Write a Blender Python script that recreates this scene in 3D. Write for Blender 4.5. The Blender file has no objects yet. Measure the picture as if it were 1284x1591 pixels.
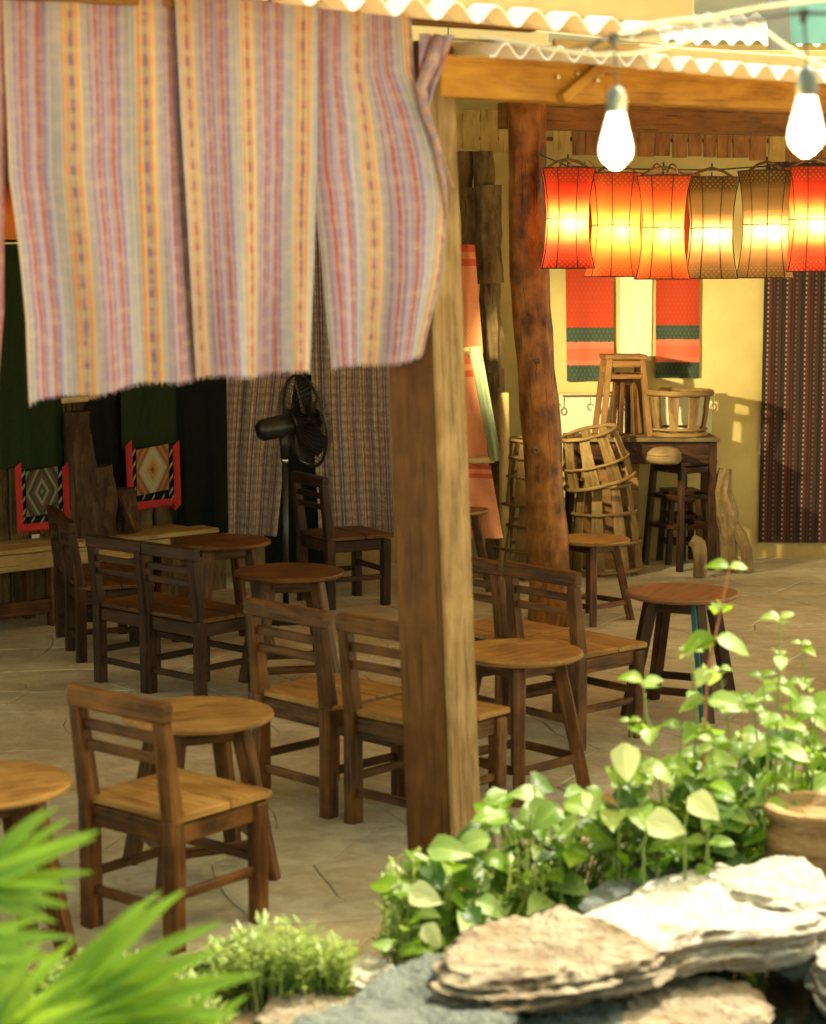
import bpy, math, random
from mathutils import Vector, Matrix, noise
R = math.radians
random.seed(7)
C = bpy.context.scene.collection
SC = bpy.context.scene

# ------------------------------------------------------------------ camera
H = 1.97; PITCH = R(6.95); F = 3000.0
cam_d = bpy.data.cameras.new('camera'); cam = bpy.data.objects.new('camera', cam_d); C.objects.link(cam)
cam.location = (0, 0, H); cam.rotation_euler = (R(90) - PITCH, 0, 0)
cam_d.sensor_fit = 'HORIZONTAL'; cam_d.sensor_width = 36; cam_d.lens = F / 1284 * 36
cam_d.clip_end = 400
cam_d.dof.use_dof = True; cam_d.dof.focus_distance = 10.2; cam_d.dof.aperture_fstop = 4.0
SC.camera = cam
# ------------------------------------------------------------------ light
SUN_EL = 58; SUN_H = Vector((0.80, 0.60))
w = bpy.data.worlds.new('World'); SC.world = w; w.use_nodes = True
nt = w.node_tree; bg = nt.nodes['Background']
sky = nt.nodes.new('ShaderNodeTexSky'); sky.sky_type = 'NISHITA'; sky.sun_disc = False
sky.sun_elevation = R(SUN_EL); sky.sun_rotation = math.atan2(SUN_H.x, SUN_H.y)
sky.dust_density = 4.0; sky.air_density = 1.0; sky.ozone_density = 0.6
tint = nt.nodes.new('ShaderNodeMix'); tint.data_type = 'RGBA'; tint.blend_type = 'MULTIPLY'
tint.inputs[0].default_value = 1; tint.inputs[7].default_value = (1.0, 0.88, 0.50, 1)
nt.links.new(sky.outputs[0], tint.inputs[6]); nt.links.new(tint.outputs[2], bg.inputs[0])
bg.inputs[1].default_value = 0.15
sd = bpy.data.lights.new('sun', 'SUN'); sd.energy = 2.0; sd.angle = R(0.6); sd.color = (1, 0.93, 0.78)
so = bpy.data.objects.new('sun', sd); C.objects.link(so)
dirv = Vector((SUN_H.x * math.cos(R(SUN_EL)), SUN_H.y * math.cos(R(SUN_EL)), math.sin(R(SUN_EL))))
so.rotation_euler = dirv.to_track_quat('Z', 'Y').to_euler(); so.location = (6, 4, 9)
vs = SC.view_settings; vs.view_transform = 'Standard'; vs.look = 'None'; vs.gamma = 1; vs.exposure = 2.2
vs.use_curve_mapping = False
SC.cycles.use_denoising = True
SC.cycles.max_bounces = 8; SC.cycles.transparent_max_bounces = 8
SC.cycles.sample_clamp_indirect = 6

# ------------------------------------------------------------------ geometry helpers
cP, sP = math.cos(PITCH), math.sin(PITCH)
def ray(px, py):
    x = (px - 642) / F; u = (795.5 - py) / F
    return Vector((x, cP + u * sP, -sP + u * cP))
def at(px, py, d):
    r = ray(px, py); return Vector((0, 0, H)) + r * (d / r.y)
def onz(px, py, z=0.0):
    r = ray(px, py); return Vector((0, 0, H)) + r * ((z - H) / r.z)
def zof(py, d): return at(642, py, d).z
def lerp(a, b, t): return a + (b - a) * t
def poly(pts, v):
    if v <= pts[0][0]: return pts[0][1]
    for (a, x), (b, y) in zip(pts, pts[1:]):
        if v <= b: return lerp(x, y, (v - a) / (b - a))
    return pts[-1][1]
def nz(x, y=0, z=0): return noise.noise(Vector((x, y, z)))

class MB:
    def __init__(s): s.v = []; s.f = []; s.uv = []; s.mi = []; s.m = 0
    def face(s, idx, uvs=None):
        s.f.append(tuple(idx)); s.uv.append(uvs or [(0, 0)] * len(idx)); s.mi.append(s.m)
    def beam(s, p0, p1, w, h, up=(0, 0, 1), ch=0.004, w1=None, h1=None):
        p0 = Vector(p0); p1 = Vector(p1); ax = p1 - p0; L = ax.length; ax.normalize()
        up = Vector(up)
        if abs(ax.dot(up)) > .97: up = Vector((0, 1, 0))
        sx = ax.cross(up).normalized(); uy = sx.cross(ax).normalized()
        w1 = w if w1 is None else w1; h1 = h if h1 is None else h1
        def ring(p, w, h, inset):
            a = w / 2 - inset; b = h / 2 - inset; c = min(ch, a * .6, b * .6)
            q = [(a, -b + c), (a, b - c), (a - c, b), (-a + c, b), (-a, b - c), (-a, -b + c), (-a + c, -b), (a - c, -b)]
            i0 = len(s.v)
            for x, y in q: s.v.append(p + sx * x + uy * y)
            return list(range(i0, i0 + 8)), q
        e = min(ch, L * .2)
        rings = [ring(p0, w, h, ch * .7), ring(p0 + ax * e, w, h, 0), ring(p1 - ax * e, w1, h1, 0), ring(p1, w1, h1, ch * .7)]
        vs_ = [0, e, L - e, L]
        per = [0]
        q = rings[1][1]
        for k in range(8):
            a, b = q[k], q[(k + 1) % 8]; per.append(per[-1] + math.hypot(a[0] - b[0], a[1] - b[1]))
        for r in range(3):
            A, B = rings[r][0], rings[r + 1][0]
            for k in range(8):
                k2 = (k + 1) % 8
                s.face((A[k], A[k2], B[k2], B[k]), [(vs_[r], per[k]), (vs_[r], per[k + 1]), (vs_[r + 1], per[k + 1]), (vs_[r + 1], per[k])])
        for A, rev in ((rings[0][0], 1), (rings[3][0], 0)):
            qq = rings[0][1]; idx = A[::-1] if rev else A
            uv = [(qq[i - A[0]][0] * .2, qq[i - A[0]][1]) for i in idx]
            s.face(idx, uv)
        return s
    def box(s, c, size, ch=0.004):
        c = Vector(c); sx, sy, sz = size
        if sx >= sy: return s.beam(c - Vector((sx / 2, 0, 0)), c + Vector((sx / 2, 0, 0)), sy, sz, ch=ch)
        return s.beam(c - Vector((0, sy / 2, 0)), c + Vector((0, sy / 2, 0)), sx, sz, ch=ch)
    def tube(s, pts, r, n=8, caps=True, wob=0, seed=0):
        pts = [Vector(p) for p in pts]; rs = r if isinstance(r, (list, tuple)) else [r] * len(pts)
        prev = None; rings = []; L = 0; Ls = []
        ref = Vector((0.13, .31, .94)).normalized()
        for i, p in enumerate(pts):
            t = (pts[min(i + 1, len(pts) - 1)] - pts[max(i - 1, 0)]).normalized()
            if prev is None:
                if abs(t.dot(ref)) > .9: ref = Vector((1, 0, 0))
                a = t.cross(ref).normalized()
            else: a = (prev - t * prev.dot(t)).normalized()
            prev = a; b = t.cross(a)
            if i: L += (p - pts[i - 1]).length
            Ls.append(L); i0 = len(s.v)
            for k in range(n):
                an = 2 * math.pi * k / n; rr = rs[i]
                if wob: rr *= 1 + wob * nz(math.cos(an) * 1.6 + seed, math.sin(an) * 1.6, L * 5)
                s.v.append(p + (a * math.cos(an) + b * math.sin(an)) * rr)
            rings.append(i0)
        for i in range(len(pts) - 1):
            for k in range(n):
                k2 = (k + 1) % n; A = rings[i]; B = rings[i + 1]; r0 = rs[i] * 6.28 / n
                s.face((A + k, A + k2, B + k2, B + k), [(Ls[i], k * r0), (Ls[i], (k + 1) * r0), (Ls[i + 1], (k + 1) * r0), (Ls[i + 1], k * r0)])
        if caps:
            for A, rev in ((rings[0], 1), (rings[-1], 0)):
                idx = list(range(A, A + n)); s.face(idx[::-1] if rev else idx, [(.03 * math.cos(6.28 * k / n), .03 * math.sin(6.28 * k / n)) for k in range(n)])
        return s
    def lathe(s, prof, n=24, M=None, uscale=1, ell=None, close=False):
        M = M or Matrix(); i0 = len(s.v); m = len(prof)
        for r, z in prof:
            for k in range(n):
                a = 2 * math.pi * k / n
                rr = r * (ell(a, z) if ell else 1)
                s.v.append(M @ Vector((rr * math.cos(a), rr * math.sin(a), z)))
        for i in range(m - 1 if not close else m):
            i2 = (i + 1) % m
            for k in range(n):
                k2 = (k + 1) % n
                if abs(prof[i][1] - prof[i2][1]) < 1e-6 or True:
                    ids = (i0 + i * n + k, i0 + i * n + k2, i0 + i2 * n + k2, i0 + i2 * n + k)
                    flat = abs(prof[i][1] - prof[i2][1]) < abs(prof[i][0] - prof[i2][0])
                    if flat:
                        uv = [(prof[j][0] * math.cos(6.2832 * q / n), prof[j][0] * math.sin(6.2832 * q / n)) for j, q in ((i, k), (i, k + 1), (i2, k + 1), (i2, k))]
                    else:
                        uv = [(q / n * uscale, prof[j][1]) for j, q in ((i, k), (i, k + 1), (i2, k + 1), (i2, k))]
                    s.face(ids, uv)
        return s
    def sheet(s, P, nu, nv, uvf=None, closeu=False):
        i0 = len(s.v)
        for j in range(nv + 1):
            for i in range(nu + 1): s.v.append(Vector(P(i / nu, j / nv)))
        for j in range(nv):
            for i in range(nu):
                a = i0 + j * (nu + 1) + i
                q = [(i / nu, j / nv), ((i + 1) / nu, j / nv), ((i + 1) / nu, (j + 1) / nv), (i / nu, (j + 1) / nv)]
                if uvf: q = [uvf(*x) for x in q]
                s.face((a, a + 1, a + nu + 2, a + nu + 1), q)
        return s
    def build(s, name, mat, parent=None, world=False, smooth=False, label=None, link=True):
        me = bpy.data.meshes.new(name); vv = s.v
        loc = Vector((0, 0, 0))
        if parent is not None and world:
            Mi = Matrix.LocRotScale(parent.location, parent.rotation_euler, parent.scale).inverted(); vv = [Mi @ Vector(v) for v in vv]
        if parent is None:
            n = len(vv); loc = Vector((sum(v[0] for v in vv) / n, sum(v[1] for v in vv) / n, min(v[2] for v in vv)))
            vv = [Vector(v) - loc for v in vv]
        me.from_pydata([tuple(v) for v in vv], [], s.f)
        uvl = me.uv_layers.new(name='UVMap'); flat = []
        for u in s.uv:
            for a in u: flat += [a[0], a[1]]
        uvl.data.foreach_set('uv', flat)
        mats = mat if isinstance(mat, (list, tuple)) else [mat]
        for m in mats: me.materials.append(m)
        if len(mats) > 1: me.polygons.foreach_set('material_index', s.mi)
        if smooth: me.polygons.foreach_set('use_smooth', [True] * len(me.polygons))
        me.update()
        o = bpy.data.objects.new(name, me)
        if link: C.objects.link(o)
        o.location = loc
        if parent is not None: o.parent = parent
        if label: o['label'] = label
        return o

def tag(o, label=None, cat=None, group=None, kind=None):
    if label: o['label'] = label
    if cat: o['category'] = cat
    if group: o['group'] = group
    if kind: o['kind'] = kind
    return o
def thing(name, label, cat, loc=(0, 0, 0), rz=0, group=None, scale=1):
    o = bpy.data.objects.new(name, None); C.objects.link(o); o.empty_display_size = .1
    o.location = loc; o.rotation_euler = (0, 0, rz); o.scale = (scale,) * 3
    return tag(o, label, cat, group)
def dup(root, loc, rz, label, scale=1, group=None):
    r = root.copy(); C.objects.link(r); r.location = loc; r.rotation_euler = (0, 0, rz); r.scale = (scale,) * 3
    r['label'] = label
    if group: r['group'] = group
    for ch in list(root.children):
        c = ch.copy(); C.objects.link(c); c.parent = r
        for g in ch.children:
            d = g.copy(); C.objects.link(d); d.parent = c
    return r

# ------------------------------------------------------------------ materials
class NT:
    def __init__(s, name):
        s.mat = bpy.data.materials.new(name); s.mat.use_nodes = True; s.t = s.mat.node_tree
        s.b = s.t.nodes['Principled BSDF']; s.out = s.t.nodes['Material Output']
    def n(s, typ, ins=None, **kw):
        x = s.t.nodes.new(typ)
        for k, v in kw.items(): setattr(x, k, v)
        for k, v in (ins or {}).items(): s.set(x.inputs[k], v)
        return x
    def set(s, sock, v):
        if isinstance(v, bpy.types.NodeSocket): s.t.links.new(v, sock)
        elif isinstance(v, bpy.types.Node): s.t.links.new(v.outputs[0], sock)
        else: sock.default_value = v
    def math(s, op, a, b=None, c=None, clamp=False):
        x = s.n('ShaderNodeMath', operation=op, use_clamp=clamp); s.set(x.inputs[0], a)
        if b is not None: s.set(x.inputs[1], b)
        if c is not None: s.set(x.inputs[2], c)
        return x.outputs[0]
    def ramp(s, fac, stops, interp='LINEAR'):
        x = s.n('ShaderNodeValToRGB'); cr = x.color_ramp; cr.interpolation = interp
        while len(cr.elements) < len(stops): cr.elements.new(0.5)
        for e, (p, c) in zip(cr.elements, stops):
            e.position = p; e.color = (*c, 1) if len(c) == 3 else c
        s.set(x.inputs[0], fac); return x.outputs[0]
    def noise(s, vec, scale, detail=4, rough=.55, dist=0, out=0):
        x = s.n('ShaderNodeTexNoise', {'Scale': scale, 'Detail': detail, 'Roughness': rough, 'Distortion': dist})
        if vec is not None: s.set(x.inputs['Vector'], vec)
        return x.outputs[out]
    def mapping(s, vec, scale=(1, 1, 1), loc=(0, 0, 0)):
        x = s.n('ShaderNodeMapping'); s.set(x.inputs[0], vec); x.inputs['Scale'].default_value = scale
        s.set(x.inputs['Location'], loc); return x.outputs[0]
    def mix(s, fac, a, b, mode='MIX'):
        x = s.n('ShaderNodeMix', data_type='RGBA', blend_type=mode)
        s.set(x.inputs[0], fac)
        for sock, v in ((x.inputs[6], a), (x.inputs[7], b)):
            s.set(sock, (*v, 1) if isinstance(v, tuple) and len(v) == 3 else v)
        return x.outputs[2]
    def bump(s, h, strength=.3, dist=.01):
        x = s.n('ShaderNodeBump', {'Strength': strength, 'Distance': dist}); s.set(x.inputs['Height'], h)
        s.t.links.new(x.outputs[0], s.b.inputs['Normal']); return x
    def col(s, c): s.set(s.b.inputs['Base Color'], (*c, 1) if isinstance(c, tuple) and len(c) == 3 else c)
    def uv(s): return s.n('ShaderNodeTexCoord').outputs['UV']
    def obj(s): return s.n('ShaderNodeTexCoord').outputs['Object']
    def rnd(s): return s.n('ShaderNodeObjectInfo').outputs['Random']
    def rough(s, r): s.set(s.b.inputs['Roughness'], r)
    def translucent(s, color, fac):
        tr = s.n('ShaderNodeBsdfTranslucent'); s.set(tr.inputs[0], color if not isinstance(color, tuple) else (*color, 1))
        m = s.n('ShaderNodeMixShader'); s.set(m.inputs[0], fac); s.t.links.new(s.b.outputs[0], m.inputs[1]); s.t.links.new(tr.outputs[0], m.inputs[2])
        s.t.links.new(m.outputs[0], s.out.inputs[0])

def wood(name, dark, mid, light, rough=.5, grain=22, wear=.35, bump=.35, scale=1.0):
    m = NT(name); rnd = m.rnd()
    sc = m.n('ShaderNodeCombineXYZ', {0: m.math('MULTIPLY', rnd, 37.0), 1: m.math('MULTIPLY', rnd, 11.0), 2: m.math('MULTIPLY', rnd, 5.0)}).outputs[0]
    v = m.mapping(m.uv(), (1.6 * scale, grain * scale, 1), sc)
    g = m.noise(v, 3.0, 6, .62, .6)
    g2 = m.noise(m.mapping(m.uv(), (3 * scale, grain * 4 * scale, 1), sc), 4, 3, .5)
    base = m.ramp(g, [(.28, dark), (.5, mid), (.74, light)])
    base = m.mix(m.math('MULTIPLY', g2, .35), base, dark)
    big = m.noise(m.mapping(m.obj(), (1, 1, 1), sc), 5, 5, .6)
    geo = m.n('ShaderNodeNewGeometry')
    wr = m.ramp(big, [(.45, (0, 0, 0)), (.7, (1, 1, 1))])
    base = m.mix(m.math('MULTIPLY', wr, wear), base, tuple(min(1, x * 1.25) for x in light))
    base = m.mix(m.math('MULTIPLY', m.math('SUBTRACT', rnd, .5), .35), base, mid)
    ck = m.noise(m.mapping(m.uv(), (1.1 * scale, 34 * scale, 1), sc), 2.2, 3, .5, .3)
    base = m.mix(m.ramp(ck, [(.62, (0, 0, 0)), (.68, (.75, .75, .75))]), base, tuple(x * .45 for x in dark))
    m.col(base); m.rough(m.math('ADD', m.math('MULTIPLY', big, .35), rough - .15))
    m.b.inputs['Specular IOR Level'].default_value = .22
    m.bump(m.math('ADD', g, m.math('MULTIPLY', g2, .6)), bump, .004)
    return m.mat

M = {}
M['chair'] = wood('dark_chair_wood', (.014, .005, .0015), (.072, .026, .005), (.20, .082, .017), .45, wear=.5)
M['seat'] = wood('worn_seat_wood', (.12, .050, .010), (.27, .135, .032), (.42, .245, .07), .5, grain=10, wear=.5)
M['blackwood'] = wood('black_stained_wood', (.008, .004, .002), (.030, .012, .004), (.09, .034, .010), .4, wear=.4)
M['post'] = wood('post_wood', (.035, .011, .002), (.085, .033, .006), (.15, .066, .014), .5, grain=7, wear=.35)
M['weathered'] = wood('weathered_post_wood', (.07, .035, .010), (.21, .125, .045), (.34, .235, .105), .7, grain=10, wear=.5, bump=.8)
M['beam'] = wood('golden_beam_wood', (.16, .06, .006), (.33, .145, .016), (.46, .24, .035), .5, grain=9, wear=.3)
M['brownbeam'] = wood('brown_beam_wood', (.09, .04, .012), (.17, .08, .022), (.26, .13, .04), .6, grain=9)
M['log'] = wood('polished_log', (.022, .009, .003), (.15, .052, .010), (.36, .15, .03), .34, grain=5, wear=.6, bump=.5)
M['slat'] = wood('slat_wood', (.14, .06, .02), (.28, .13, .045), (.42, .22, .08), .6, grain=8)
M['paleslat'] = wood('pale_slat_wood', (.28, .19, .06), (.45, .32, .10), (.6, .44, .16), .6, grain=8)
M['bark'] = wood('bark_slab', (.035, .022, .010), (.12, .08, .035), (.24, .17, .07), .85, grain=7, wear=.4, bump=1.0)
M['stump'] = wood('dark_stump', (.012, .007, .004), (.055, .028, .014), (.13, .08, .04), .85, grain=7, wear=.3, bump=1.0)
M['bench'] = wood('bench_board', (.16, .10, .035), (.30, .20, .07), (.42, .30, .12), .5, grain=8, wear=.4)
M['basket'] = wood('basket_wood', (.07, .035, .009), (.17, .10, .03), (.30, .20, .07), .6, grain=12, wear=.4)
M['bamboo'] = wood('bamboo', (.35, .24, .08), (.52, .38, .15), (.66, .50, .24), .45, grain=4, wear=.2)
M['driftwood'] = wood('driftwood', (.10, .06, .02), (.15, .10, .04), (.26, .18, .08), .8, grain=6, wear=.5, bump=1)

def simple(name, c, rough=.5, metal=0, spec=.5, nscale=None, var=.15):
    m = NT(name)
    if nscale:
        n = m.noise(m.obj(), nscale, 5, .6)
        m.col(m.mix(n, tuple(x * (1 - var) for x in c), tuple(min(1, x * (1 + var)) for x in c))); m.bump(n, .3, .004)
    else: m.col(c)
    m.rough(rough); m.b.inputs['Metallic'].default_value = metal; m.b.inputs['Specular IOR Level'].default_value = spec
    return m.mat
M['blackplastic'] = simple('black_plastic', (.010, .010, .010), .35)
M['metal'] = simple('chrome', (.6, .6, .58), .25, 1)
M['brass'] = simple('bolt_metal', (.65, .5, .25), .35, 1)
M['wire_black'] = simple('black_rubber', (.015, .017, .015), .5)
M['socket'] = simple('grey_green_socket', (.10, .12, .10), .45)
M['wire_white'] = simple('white_cable', (.34, .33, .26), .5)
M['whiteplastic'] = simple('cream_plastic', (.7, .6, .38), .4)
M['red'] = simple('red_fringe', (.34, .014, .012), .9, nscale=60, var=.4)
M['palecloth'] = simple('pale_trim', (.62, .60, .40), .9, nscale=60)
M['sequin'] = simple('dull_sequin', (.20, .20, .15), .6)
M['teal'] = simple('teal_paint', (.03, .20, .24), .6, nscale=9, var=.4)
M['tealwall'] = simple('teal_panel', (.22, .50, .46), .7, nscale=2)
M['tanwall'] = simple('tan_wall', (.36, .31, .20), .9, nscale=3, var=.2)
M['greypost'] = simple('grey_post', (.22, .22, .19), .8, nscale=6, var=.3)
M['fascia'] = simple('tan_fascia', (.42, .31, .12), .6, nscale=4, var=.15)

def plaster():
    m = NT('yellow_plaster'); o = m.obj()
    a = m.noise(o, 1.2, 6, .6); b = m.noise(o, 14, 5, .6)
    c = m.ramp(a, [(.3, (.38, .29, .09)), (.5, (.54, .44, .16)), (.7, (.64, .55, .22))])
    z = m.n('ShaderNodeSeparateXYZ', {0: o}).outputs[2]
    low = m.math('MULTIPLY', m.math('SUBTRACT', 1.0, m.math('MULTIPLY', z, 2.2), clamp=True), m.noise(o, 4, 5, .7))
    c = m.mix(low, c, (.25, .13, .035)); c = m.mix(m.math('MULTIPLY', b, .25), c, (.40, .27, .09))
    m.col(c); m.rough(.85); m.bump(b, .4, .006); return m.mat
M['plaster'] = plaster()

def floor_stone():
    m = NT('flagstone'); o = m.n('ShaderNodeNewGeometry').outputs['Position']; r = m.rnd()
    a = m.noise(o, 1.6, 7, .62); b = m.noise(m.mapping(o, (3, 4.5, 3)), 2.2, 8, .7, .5); d = m.noise(o, 40, 3, .6)
    c = m.ramp(a, [(.30, (.31, .27, .165)), (.5, (.47, .435, .29)), (.68, (.60, .57, .41))])
    c = m.mix(m.math('MULTIPLY', m.ramp(b, [(.4, (0, 0, 0)), (.62, (1, 1, 1))]), .55), c, (.22, .17, .095))
    c = m.mix(m.math('MULTIPLY', r, .15), c, (.30, .25, .14)); c = m.mix(m.math('MULTIPLY', d, .3), c, (.14, .09, .05))
    m.col(c); m.rough(m.math('ADD', m.math('MULTIPLY', a, .5), .35))
    m.bump(m.math('ADD', m.math('MULTIPLY', b, 1.0), m.math('MULTIPLY', d, .6)), .7, .012); return m.mat
M['flag'] = floor_stone()
def earth():
    m = NT('packed_earth'); o = m.n('ShaderNodeNewGeometry').outputs['Position']
    a = m.noise(o, 1.5, 7, .6); b = m.noise(o, 30, 4, .6)
    m.col(m.mix(b, m.ramp(a, [(.3, (.11, .075, .04)), (.7, (.24, .18, .10))]), (.10, .07, .04))); m.rough(.95)
    m.bump(b, .6, .01); return m.mat
M['earth'] = earth()

M['sand'] = simple('pale_yard_ground', (.38, .33, .24), .95, nscale=2, var=.2)
def rock(name, top, mid, stain, grey, strat=1.0):
    m = NT(name); o = m.obj()
    a = m.noise(o, 7, 8, .65); b = m.noise(m.mapping(o, (2.5, 2.5, 26 * strat)), 3, 7, .65, .7); d = m.noise(o, 55, 5, .65); e = m.noise(o, 3.2, 5, .6, 1.0)
    c = m.ramp(a, [(.32, mid), (.55, top)])
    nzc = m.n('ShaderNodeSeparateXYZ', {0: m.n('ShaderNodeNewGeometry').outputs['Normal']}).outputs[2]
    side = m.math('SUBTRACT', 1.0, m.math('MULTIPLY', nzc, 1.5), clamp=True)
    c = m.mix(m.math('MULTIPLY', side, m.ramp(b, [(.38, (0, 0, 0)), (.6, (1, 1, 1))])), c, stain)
    c = m.mix(m.ramp(e, [(.52, (0, 0, 0)), (.66, (.75, .75, .75))]), c, stain)
    c = m.mix(m.ramp(d, [(.52, (0, 0, 0)), (.70, (.6, .6, .6))]), c, grey)
    m.col(c); m.rough(.85)
    m.bump(m.math('ADD', m.math('MULTIPLY', a, 1.2), m.math('ADD', m.math('MULTIPLY', b, 1.0), m.math('MULTIPLY', d, .35))), 1.0, .05); return m.mat
M['rock_white'] = rock('pale_limestone', (.64, .62, .54), (.46, .42, .32), (.17, .095, .03), (.29, .26, .19))
M['rock_brown'] = rock('stained_limestone', (.36, .31, .215), (.17, .105, .048), (.08, .033, .010), (.12, .13, .125))
M['rock_grey'] = rock('blue_grey_stone', (.13, .16, .145), (.06, .085, .075), (.05, .07, .045), (.20, .22, .18))
M['pot'] = rock('ridged_clay', (.50, .33, .14), (.40, .23, .09), (.27, .14, .05), (.55, .42, .25), 2)

# cloth materials
def stripes(name, stops, repeat_m, ks=(1.5, 9, 1), vband=None, warp=.02, rough=.9, trans=.25, dark=None, fine=True, dots=None, cols2=None):
    m = NT(name); uv = m.uv(); sp = m.n('ShaderNodeSeparateXYZ', {0: uv}); u, v = sp.outputs[0], sp.outputs[1]
    wv = m.noise(m.mapping(uv, (.6, 2.2, 1)), 3, 2, .5)
    uu = m.math('ADD', u, m.math('MULTIPLY', m.math('SUBTRACT', wv, .5), warp))
    hair = m.noise(m.mapping(uv, (300, 14, 1)), 1, 2, .5)
    uu = m.math('ADD', uu, m.math('MULTIPLY', m.math('SUBTRACT', hair, .5), .004))
    f = m.math('FRACT', m.math('DIVIDE', uu, repeat_m))
    c = m.ramp(f, stops)
    if cols2:
        c2 = m.ramp(f, cols2)
        k = m.noise(m.mapping(uv, ks), 1.6, 3, .6)
        kk = m.math('ADD', m.math('MULTIPLY', m.math('SINE', m.math('ADD', m.math('MULTIPLY', v, 115.0), m.math('MULTIPLY', k, 9.0))), .16), k); c = m.mix(m.ramp(kk, [(.40, (0, 0, 0)), (.60, (1, 1, 1))]), c, c2)
    fl_ = m.noise(m.mapping(uv, (150, .4, 1)), 1, 1, .5); c = m.mix(m.ramp(fl_, [(.40, (0, 0, 0)), (.60, (.55, .55, .55))]), c, (.20, .10, .16) if not dark else (.02, .016, .016))
    fl2 = m.noise(m.mapping(uv, (14, 26, 1)), 1.5, 2, .5); c = m.mix(m.ramp(fl2, [(.45, (0, 0, 0)), (.7, (.3, .3, .3))]), c, (.55, .42, .34) if not dark else (.12, .11, .09))
    nn = m.noise(uv, 260, 2, .5)
    c = m.mix(m.math('MULTIPLY', nn, .22), c, (.75, .68, .5) if not dark else (.01, .008, .006))
    m.col(c); m.rough(rough); m.b.inputs['Specular IOR Level'].default_value = .1
    m.bump(nn, .25, .002)
    if trans: m.translucent(c, trans)
    return m.mat
BE = (.37, .36, .42); BE2 = (.36, .26, .35); MV = (.16, .10, .27); RD = (.36, .03, .03); OR = (.72, .26, .045); BL = (.06, .11, .26); YL = (.62, .37, .13); GG = (.29, .34, .38); LV = (.28, .26, .50)
SEQ = [(0, BL), (.025, BL), (.04, OR), (.085, OR), (.105, YL), (.15, BE), (.20, GG), (.235, BE2), (.255, MV), (.275, BE2), (.30, LV), (.325, BE2), (.335, RD), (.37, RD), (.38, BE2), (.43, MV), (.455, BE2), (.49, LV), (.53, BE2), (.565, RD), (.60, RD), (.61, BE2), (.65, MV), (.69, LV), (.73, BE), (.80, GG), (.86, BE), (.90, YL), (.92, OR), (.965, OR), (.98, BL), (1, BL)]
SEQ2 = [(p, (.62, .36, .12) if c == OR else ((.34, .28, .24) if c == BL else c)) for p, c in SEQ]
M['ikat'] = stripes('pastel_ikat_stripes', SEQ, .20, trans=.30, cols2=SEQ2, warp=.012)
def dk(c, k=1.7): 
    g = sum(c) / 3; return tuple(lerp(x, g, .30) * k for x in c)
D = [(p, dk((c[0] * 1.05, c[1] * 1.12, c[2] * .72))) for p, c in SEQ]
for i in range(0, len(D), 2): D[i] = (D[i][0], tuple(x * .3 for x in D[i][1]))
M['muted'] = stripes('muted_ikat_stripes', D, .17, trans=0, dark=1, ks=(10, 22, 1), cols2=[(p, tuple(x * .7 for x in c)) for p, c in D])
M['hem_foldshade'] = stripes('purple_hem_fold_shade', [(0, (.10, .07, .12)), (.5, (.22, .08, .06)), (1, (.10, .07, .12))], .05, trans=.1)  # purple hem cloth; also paints the shade on a turned-in curtain fold

def dotcloth():
    m = NT('dark_dotted_stripe'); sp = m.n('ShaderNodeSeparateXYZ', {0: m.uv()}); u, v = sp.outputs[0], sp.outputs[1]
    f = m.math('FRACT', m.math('DIVIDE', u, .13))
    K = (.022, .016, .014); K2 = (.05, .03, .02); RDK = (.13, .02, .015); W = (.5, .46, .36); 
    base = m.ramp(f, [(0, K), (.10, K), (.12, K2), (.15, K), (.30, K2), (.34, RDK), (.42, RDK), (.45, K), (.6, K2), (.64, K), (.9, K2), (1, K)])
    fs = m.math('FRACT', m.math('DIVIDE', u, .065)); line = m.math('SUBTRACT', 1.0, m.math('MULTIPLY', m.math('ABSOLUTE', m.math('SUBTRACT', fs, .5)), 9.0), clamp=True)
    dots = m.math('GREATER_THAN', m.math('SINE', m.math('MULTIPLY', v, 210.0)), .1)
    nn = m.noise(m.mapping(m.uv(), (8, 3, 1)), 2, 3)
    dc = m.mix(m.ramp(m.noise(m.mapping(m.uv(), (12, .01, 1)), 1.3, 1), [(.45, (0, 0, 0)), (.55, (1, 1, 1))]), W, (.40, .09, .04))
    c = m.mix(m.math('MULTIPLY', m.math('MULTIPLY', line, dots), .7), base, dc)
    l2 = m.math('SUBTRACT', 1.0, m.math('MULTIPLY', m.math('ABSOLUTE', m.math('SUBTRACT', m.math('FRACT', m.math('DIVIDE', u, .0163)), .5)), 4.0), clamp=True)
    c = m.mix(m.math('MULTIPLY', l2, .3), c, (.09, .08, .07))
    m.col(c); m.rough(.95); m.b.inputs['Specular IOR Level'].default_value = .1; m.bump(m.noise(m.uv(), 250, 2), .3, .002); return m.mat
M['dotcloth'] = dotcloth()

def bandcloth(name, stops, pat=.2, patcol=(.75, .30, .12), trans=0.0, interp='CONSTANT'):
    m = NT(name); sp = m.n('ShaderNodeSeparateXYZ', {0: m.uv()}); u, v = sp.outputs[0], sp.outputs[1]
    c = m.ramp(m.math('ADD', v, m.math('MULTIPLY', m.math('SUBTRACT', m.noise(m.mapping(m.uv(), (60, 8, 1)), 1, 2), .5), .012)), stops, interp)
    a = m.math('SINE', m.math('MULTIPLY', u, 70.0)); b = m.math('SINE', m.math('MULTIPLY', v, 150.0))
    k = m.math('GREATER_THAN', m.math('MULTIPLY', a, b), .35)
    c = m.mix(m.math('MULTIPLY', k, pat), c, patcol)
    nn = m.noise(m.mapping(m.uv(), (60, 60, 1)), 4, 3); c = m.mix(m.math('MULTIPLY', nn, .25), c, (.12, .05, .03))
    m.col(c); m.rough(.9); m.b.inputs['Specular IOR Level'].default_value = .1; m.bump(nn, .3, .002)
    if trans: m.translucent(c, trans)
    return m.mat
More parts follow.
